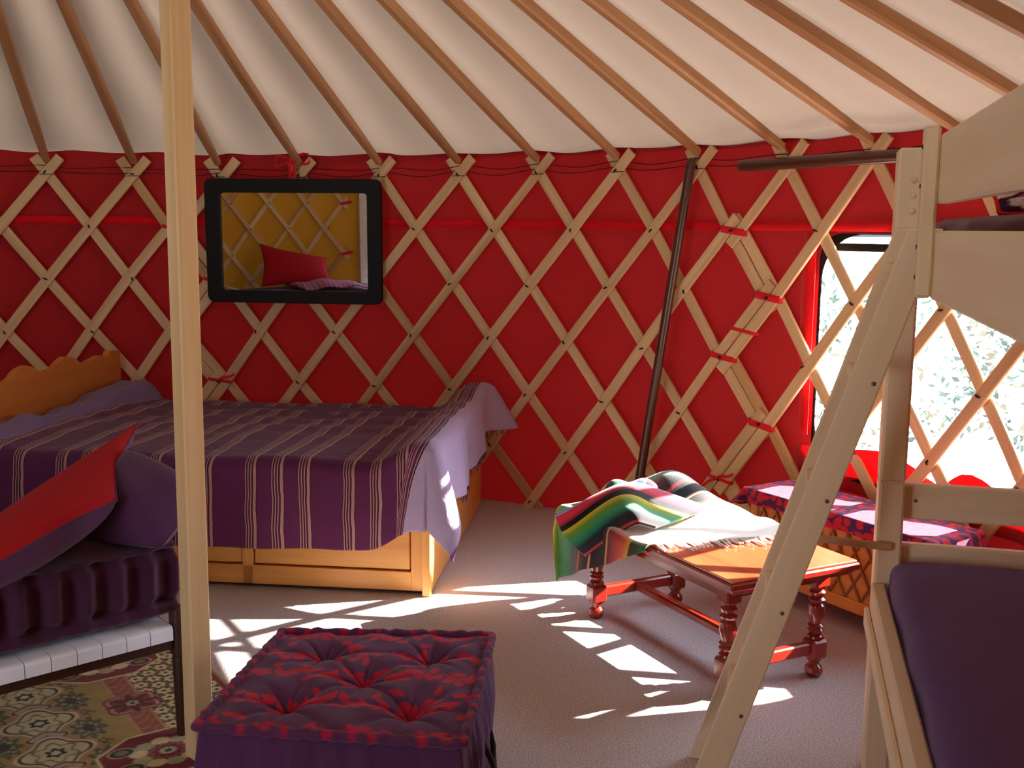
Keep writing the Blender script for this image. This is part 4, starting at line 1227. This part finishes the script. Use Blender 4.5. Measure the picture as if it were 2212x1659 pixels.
# batten carrying the guard boards, boards of the upper bunk
b_ = lbox('batten', -.600, -.572, -.022, .0, 1.043, 1.283)
for z in (1.255, 1.20, 1.115, 1.072):
    mb = MB(); mb.lathe(L(-.586, -.0222, z), [(0, .0035), (.0012, .003)], 10, -BW); obj('screw', mb, M['darkwood'], b_, smooth=True)
lbox('guard_board', BL + .07, -.575, .0005, .022, 1.176, 1.273)
lbox('side_board', BL + .07, -.575, .0005, .022, 1.040, 1.138)
lbox('side_board', BL + .07, .015, .728, .75, 1.040, 1.138); lbox('guard_board', BL + .07, .015, .728, .75, 1.176, 1.273)
lbox('slat_support', BL + .07, .014, .024, .05, 1.044, 1.062); lbox('slat_support', BL + .07, .014, .70, .727, 1.044, 1.062)
lbox('end_board', .03, .052, .05, .70, 1.045, 1.13)
for i in range(10):
    lbox('slat', BL + .12 + i * .172, BL + .20 + i * .172, .027, .724, 1.0625, 1.074, ch=.002)
for z0, z1 in ((.552, .626), (.40, .500)):
    e_ = lbox('end_board', .055, .078, .05, .70, z0, z1)
    if z0 > .5:
        mb = MB(); mb.lathe(L(.0548, .075, .592), [(0, .0038), (.001, .003)], 10, -BU); obj('screw', mb, M['screw'], e_, smooth=True)
lbox('end_board', BL + .02, BL + .045, .05, .70, .40, .500)
# lower side rail with an inner ledge
lbox('side_rail', BL + .07, .014, -.006, .022, .330, .425)
lbox('rail_batten', BL + .07, .014, -.016, -.0065, .335, .372, ch=.002)
lbox('side_rail', BL + .07, .014, .722, .75, .330, .425)
for i in range(10):
    lbox('slat', BL + .12 + i * .172, BL + .20 + i * .172, .024, .72, .318, .330, ch=.002)
mb = MB(); mb.tube([L(.005, .028, .505), L(.010, -.02, .505), L(.022, -.12, .507)], .0085, 12)
d_ = obj('dowel', mb, M['pole'], bk, smooth=True, flat_angle=50); d_['label'] = 'reddish round dowel sticking out of the post'

def mattress(name, label, t0, t1, w0, w1, z0, z1, mat, r=.05):
    mb = MB(); nt_, nc = 60, 64; P = np.zeros((nt_, nc, 3))
    for i in range(nt_):
        s = i / (nt_ - 1); t_ = t0 + (t1 - t0) * (.5 - .5 * math.cos(PI * s))
        e = min(t_ - t0, t1 - t_); ins = r - math.sqrt(max(0, r * r - max(0, r - e) ** 2))
        for j in range(nc):
            a = 2 * PI * j / (nc - 1)
            x = math.copysign(abs(math.cos(a)) ** .22, math.cos(a)); z = math.copysign(abs(math.sin(a)) ** .3, math.sin(a))
            wv_ = .003 * math.sin(t_ * 21 + z * 3) * (abs(x) > .9)
            P[i, j] = L(t_, (w0 + w1) / 2 + x * ((w1 - w0) / 2 - ins) + wv_, (z0 + z1) / 2 + z * ((z1 - z0) / 2 - ins * .7))
    mb.grid(P)
    for i, fl in ((0, 0), (nt_ - 1, 1)):
        c_ = P[i].mean(0); m2 = nc
        mb.add([c_] + list(P[i]), [((0, k + 2, k + 1) if fl == 0 else (0, k + 1, k + 2)) for k in range(m2 - 1)])
    return tag(obj(name, mb, mat, smooth=True), label, 'mattress')
mattress('bunk_mattress', 'lower bunk mattress in a violet fitted sheet', BL + .08, .052, .026, .698, .331, .478, M['sheet'])
mattress('bunk_mattress', 'thin maroon mattress on the upper bunk, above the side board', BL + .08, .012, .064, .698, 1.075, 1.164, M['maroon'], .03)

# patterned pillow on the upper bunk
t = thing('patterned_pillow', 'dark floral pillow with red piping at the far corner of the upper bunk', 'pillow', L(-.02, .5, 1.16))
quad = [L(-.05, .175, 1.172), L(-.03, .58, 1.172), L(.00, .54, 1.262), L(-.03, .115, 1.25)]
a, b = pillow(None, quad, .04, .04, n=70, ear=.08)
g = np.linspace(0, 1, 70); U, W_ = np.meshgrid(g, g, indexing='ij'); r_ = np.random.default_rng(3)
C_ = np.broadcast_to(V(lin(70, 20, 40)), U.shape + (3,)).copy()
for c_, nn_ in (((216, 190, 180), 44), ((170, 50, 80), 30), ((44, 44, 70), 16), ((236, 214, 196), 26)):
    mk = blobs(U * .4, W_ * .25, [(r_.uniform(0, .4), r_.uniform(0, .25)) for _ in range(nn_)], nn_, (.012, .03), (.006, .014)); C_ = mixc(C_, V(lin(*c_)), mk) if False else C_ * (1 - mk[..., None]) + V(lin(*c_)) * mk[..., None]
mb = MB(); mb.grid(a, C_, a); mb.grid(b, C_, b, flip=True); obj('cover', mb, M['tinted'], t, smooth=True)
mb = MB(); edge = np.concatenate([a[:, 0], a[-1, 1:], a[-2::-1, -1], a[0, -2:0:-1]]); mb.tube(edge, .0045, 8, closed=True); obj('piping', mb, M['tie'], t, smooth=True)

# ladder hooked on the upper bunk
ld = thing('bunk_ladder', 'pine ladder leaning from the carpet up to the upper bunk', 'ladder', L(-.12, -.36, 0))
sl = .361 / 1.142
for t0 in (0, -.235):
    mb = MB(); poly = [(-.361, 0), (-.361 + .060, 0), (.060 - .0, 1.142), (0, 1.142)]
    if t0 < 0: poly = [(-.361, 0), (-.361 + .058, 0), (.058 - .0125 * sl * 0, 1.142), (0, 1.142)]
    o_ = L(t0, 0, 0); n_ = len(poly); off = rng.uniform(-40, 40, 3); vs = []; gs = []
    for k in (0, 1):
        for w, z in poly:
            vs.append(o_ + BW * w + EZ * z + BU * .0148 * k); gs.append(V(math.hypot(w, z), w - z * sl, .015 * k) + off)
    mb.add(vs, [(0, 1, 2, 3), (7, 6, 5, 4), (0, 4, 5, 1), (1, 5, 6, 2), (2, 6, 7, 3), (3, 7, 4, 0)], gs)
    o2 = obj('stringer', mb, M['pine'], ld)
    bv = o2.modifiers.new('edge', 'BEVEL'); bv.width = .003; bv.segments = 2
    mb = MB()
    for z in (.226, .437, .657, .876):
        mb.lathe(L(t0 - .0002, -.361 + .03 + z * sl + .012, z - .008), [(0, .0042), (.0012, .0036), (.0013, .0014)], 12, -BU)
    if t0 < 0: obj('screw', mb, M['screw'], o2, smooth=True)
for z in (.226, .437, .657, .876, 1.075):
    mb = MB(); w_ = -.361 + z * sl
    mb.box(L(-.110, w_ + .030, z - .009), [BU, BW, EZ], (.1098, .0225, .009), .002); obj('tread', mb, M['pine'], ld)

# ---------------------------------------------------------------- what the mirror shows: a bed by the yellow wall
p1, p2 = cyl(-2.14, 0, 2.52), cyl(-2.60, 0, 2.52)
F1 = unit(p2 - p1); F2 = V(-F1[1], F1[0], 0)
if F2 @ (V(CX, CY, 0) - p1) < 0: F2 = -F2
G_ = lambda s, d, z: p1 + F1 * s + F2 * d + EZ * z
LB = float(np.linalg.norm(p2 - p1)) + .18
t = thing('single_bed', 'white painted single bed by the yellow wall, seen in the mirror', 'bed', G_(LB / 2, .3, 0))
for s, d in ((.0, .02), (LB - .05, .02), (.0, .6), (LB - .05, .6)):
    mb = MB(); mb.box(G_(s + .02, d, .21), [F1, F2, EZ], (.02, .02, .21), .003); obj('leg', mb, M['white'], t)
mb = MB(); mb.box(G_(LB / 2, .31, .29), [F1, F2, EZ], (LB / 2 - .02, .31, .05), .004); obj('frame', mb, M['white'], t)
mb = MB(); mb.box(G_(-.01, .31, .43), [F2, F1, EZ], (.31, .012, .045), .004); obj('end_rail', mb, M['white'], t)
mb = MB(); mb.box(G_(LB / 2 + .01, .31, .385), [F1, F2, EZ], (LB / 2 - .03, .3, .045), .03); tag(obj('bed_mattress', mb, M['purple']), 'purple mattress on the white bed seen in the mirror', 'mattress')
cushion('cushion', 'bright red cushion against the yellow wall, seen in the mirror', [G_(.93, .16, .455), G_(.28, .20, .455), G_(.33, .06, .80), G_(.93, .02, .66)], .05, .05, M['redcush'], M['purple'], ear=.1, seed=5)
nu, nv = 120, 50; Ug, Vg = np.meshgrid(np.linspace(0, 1, nu), np.linspace(0, 1, nv), indexing='ij')
P = G_(.52, .08, .445) + Ug[..., None] * F1 * .55 + Vg[..., None] * F2 * .52
P[..., 2] += .055 * np.sin(PI * Ug) ** .5 * np.sin(PI * np.clip(Vg, .02, .98)) ** .4 + .008 * np.sin(14 * Ug + 3 * Vg)
st = np.sin((Ug * .55 + .25 * Vg * .5) * 150)
C_ = mixc(V(lin(84, 46, 104)), V(lin(178, 32, 58)), sm(-.1, .2, st))
mb = MB(); mb.grid(P, C_, P); tag(obj('folded_blanket', mb, M['tinted'], smooth=True, solid=.006), 'purple and red striped blanket on the white bed seen in the mirror', 'blanket')

# door opening behind the camera, white frame
dr = thing('door_1', 'white painted door frame in the yellow wall behind the viewer', 'door', cyl(sum(DOOR) / 2, 0, R)); dr['kind'] = 'structure'
for ph in DOOR:
    mb = MB(); mb.box(cyl(ph, .73, R + .0), [V(math.cos(ph), -math.sin(ph), 0), V(math.sin(ph), math.cos(ph), 0), EZ], (.043, .05, .73), .004); obj('jamb', mb, M['white'], dr)
mb = MB(); mb.bar(cyl(DOOR[0], 1.43, R), cyl(DOOR[1], 1.43, R), .05, .06, EZ); obj('lintel', mb, M['white'], dr)

# ---------------------------------------------------------------- outdoors
mb = MB(); mb.add([(-300, -300, -.06), (300, -300, -.06), (300, 300, -.06), (-300, 300, -.06)], [(0, 1, 2, 3)])
tag(obj('ground', mb, M['grass']), 'pale sunlit grass outside the window', 'ground', kind='structure')
def shrub(label, x, y, r, h, n, seed):
    rg = np.random.default_rng(seed); t = thing('garden_shrub', label, 'shrub', (x, y, -.06), 'shrubs outside the window')
    mb = MB(); mf = MB()
    for i in range(7):
        a = rg.uniform(0, 2 * PI); mb.tube([V(x, y, -.06), V(x + .3 * r * math.cos(a), y + .3 * r * math.sin(a), h * .4), V(x + .7 * r * math.cos(a), y + .7 * r * math.sin(a), h * .8)], [.014, .01, .004], 6)
    obj('stem', mb, M['grass'], t, smooth=True)
    vs, fs = [], []
    for i in range(n):
        d = unit(rg.normal(size=3)); rr = rg.uniform(.45, 1) ** .5
        p = V(x, y, h * .5) + d * V(r, r, h * .52) * rr
        if p[2] < 0: continue
        u1 = unit(rg.normal(size=3)); u2 = unit(np.cross(u1, rg.normal(size=3))); s = rg.uniform(.014, .034)
        b = len(vs); vs += [p - u1 * s, p + u2 * s * .45, p + u1 * s, p - u2 * s * .45]; fs.append((b, b + 1, b + 2, b + 3))
    mf.add(vs, fs); obj('foliage', mf, M['leaf'], t)
shrub('leafy shrub outside, nearest the left edge of the window', 2.0, 5.7, .7, 1.0, 1700, 1)
shrub('leafy shrub outside, seen between ladder and bunk post', 2.75, 5.3, .55, .9, 1400, 2)
shrub('leafy shrub outside, seen just right of the bunk post', 3.0, 4.55, .5, .95, 1300, 3)
shrub('large leafy shrub outside at the right edge of the view', 3.75, 5.2, .8, 1.1, 2000, 4)

# ---------------------------------------------------------------- light
SKY_GLOW, SKY_BASE = 14.0, .3     # bright hazy sky round the sun, dimmer blue elsewhere
sun = bpy.data.lights.new('sun', 'SUN'); sun.energy = 32; sun.angle = math.radians(.53); sun.color = (1, .91, .80)
so = bpy.data.objects.new('sun', sun); COL.objects.link(so)
el = math.radians(28.8); az = unit(V(-.975, -.21, 0))
sd = Vector((az[0] * math.cos(el), az[1] * math.cos(el), -math.sin(el)))
so.rotation_euler = sd.to_track_quat('-Z', 'Y').to_euler()
so.location = (8, 6, 6)
dl = bpy.data.lights.new('door_daylight', 'AREA'); dl.shape = 'RECTANGLE'; dl.size = .6; dl.size_y = 1.2; dl.spread = math.radians(120); dl.energy = 7; dl.color = (.74, .84, 1)
do = bpy.data.objects.new('door_daylight', dl); COL.objects.link(do)
ph = sum(DOOR) / 2 - .03; pp = cyl(ph, .75, R + .07); do.location = tuple(pp)
do.rotation_euler = Vector((-math.sin(ph), -math.cos(ph), -.6)).to_track_quat('-Z', 'Z').to_euler()

pl_ = bpy.data.lights.new('window_sky_portal', 'AREA'); pl_.shape = 'RECTANGLE'; pl_.size = 1.06; pl_.size_y = .8; pl_.cycles.is_portal = True
po = bpy.data.objects.new('window_sky_portal', pl_); COL.objects.link(po)
ph = (WIN[0] + WIN[1]) / 2; po.location = tuple(cyl(ph, .74, RW + .03))
po.rotation_euler = Vector((-math.sin(ph), -math.cos(ph), 0)).to_track_quat('-Z', 'Y').to_euler()

wld = bpy.data.worlds.new('sky'); SC.world = wld; wld.use_nodes = True
nt = wld.node_tree; nt.nodes.clear()
bg = nt.nodes.new('ShaderNodeBackground')
tc = nt.nodes.new('ShaderNodeTexCoord'); dt = N(nt, 'ShaderNodeVectorMath', operation='DOT_PRODUCT')
nt.links.new(tc.outputs['Generated'], dt.inputs[0]); dt.inputs[1].default_value = tuple(-sd)
mx_ = N(nt, 'ShaderNodeMath', operation='MAXIMUM'); nt.links.new(dt.outputs['Value'], mx_.inputs[0]); mx_.inputs[1].default_value = 0
pw = N(nt, 'ShaderNodeMath', operation='POWER'); nt.links.new(mx_.outputs[0], pw.inputs[0]); pw.inputs[1].default_value = 9
ma = N(nt, 'ShaderNodeMath', operation='MULTIPLY_ADD'); nt.links.new(pw.outputs[0], ma.inputs[0]); ma.inputs[1].default_value = SKY_GLOW; ma.inputs[2].default_value = SKY_BASE
bg.inputs[0].default_value = (.72, .84, 1, 1); nt.links.new(ma.outputs[0], bg.inputs[1])
wo = nt.nodes.new('ShaderNodeOutputWorld'); nt.links.new(bg.outputs[0], wo.inputs[0])

# ---------------------------------------------------------------- camera
cam = bpy.data.cameras.new('camera'); co = bpy.data.objects.new('camera', cam); COL.objects.link(co)
F_PX, PITCH, ROLL = 2338., .1438, .0099
cam.sensor_fit = 'HORIZONTAL'; cam.sensor_width = 36; cam.lens = F_PX / 2212 * 36; cam.clip_start = .02; cam.clip_end = 200
cp, sp_, cr_, sr_ = math.cos(PITCH), math.sin(PITCH), math.cos(ROLL), math.sin(ROLL)
fw = V(0, cp, -sp_); u0 = V(0, sp_, cp); r0 = V(1, 0, 0)
rt = cr_ * r0 + sr_ * u0; upv = -sr_ * r0 + cr_ * u0
co.matrix_world = Matrix(((rt[0], upv[0], -fw[0], 0), (rt[1], upv[1], -fw[1], 0), (rt[2], upv[2], -fw[2], 1.137), (0, 0, 0, 1)))
SC.camera = co
SC.view_settings.view_transform = 'Standard'; SC.view_settings.look = 'None'
SC.view_settings.exposure = .85; SC.view_settings.gamma = 1; SC.view_settings.use_curve_mapping = False
SC.cycles.use_denoising = True
SC.cycles.max_bounces = 8; SC.cycles.diffuse_bounces = 5; SC.cycles.sample_clamp_indirect = 6
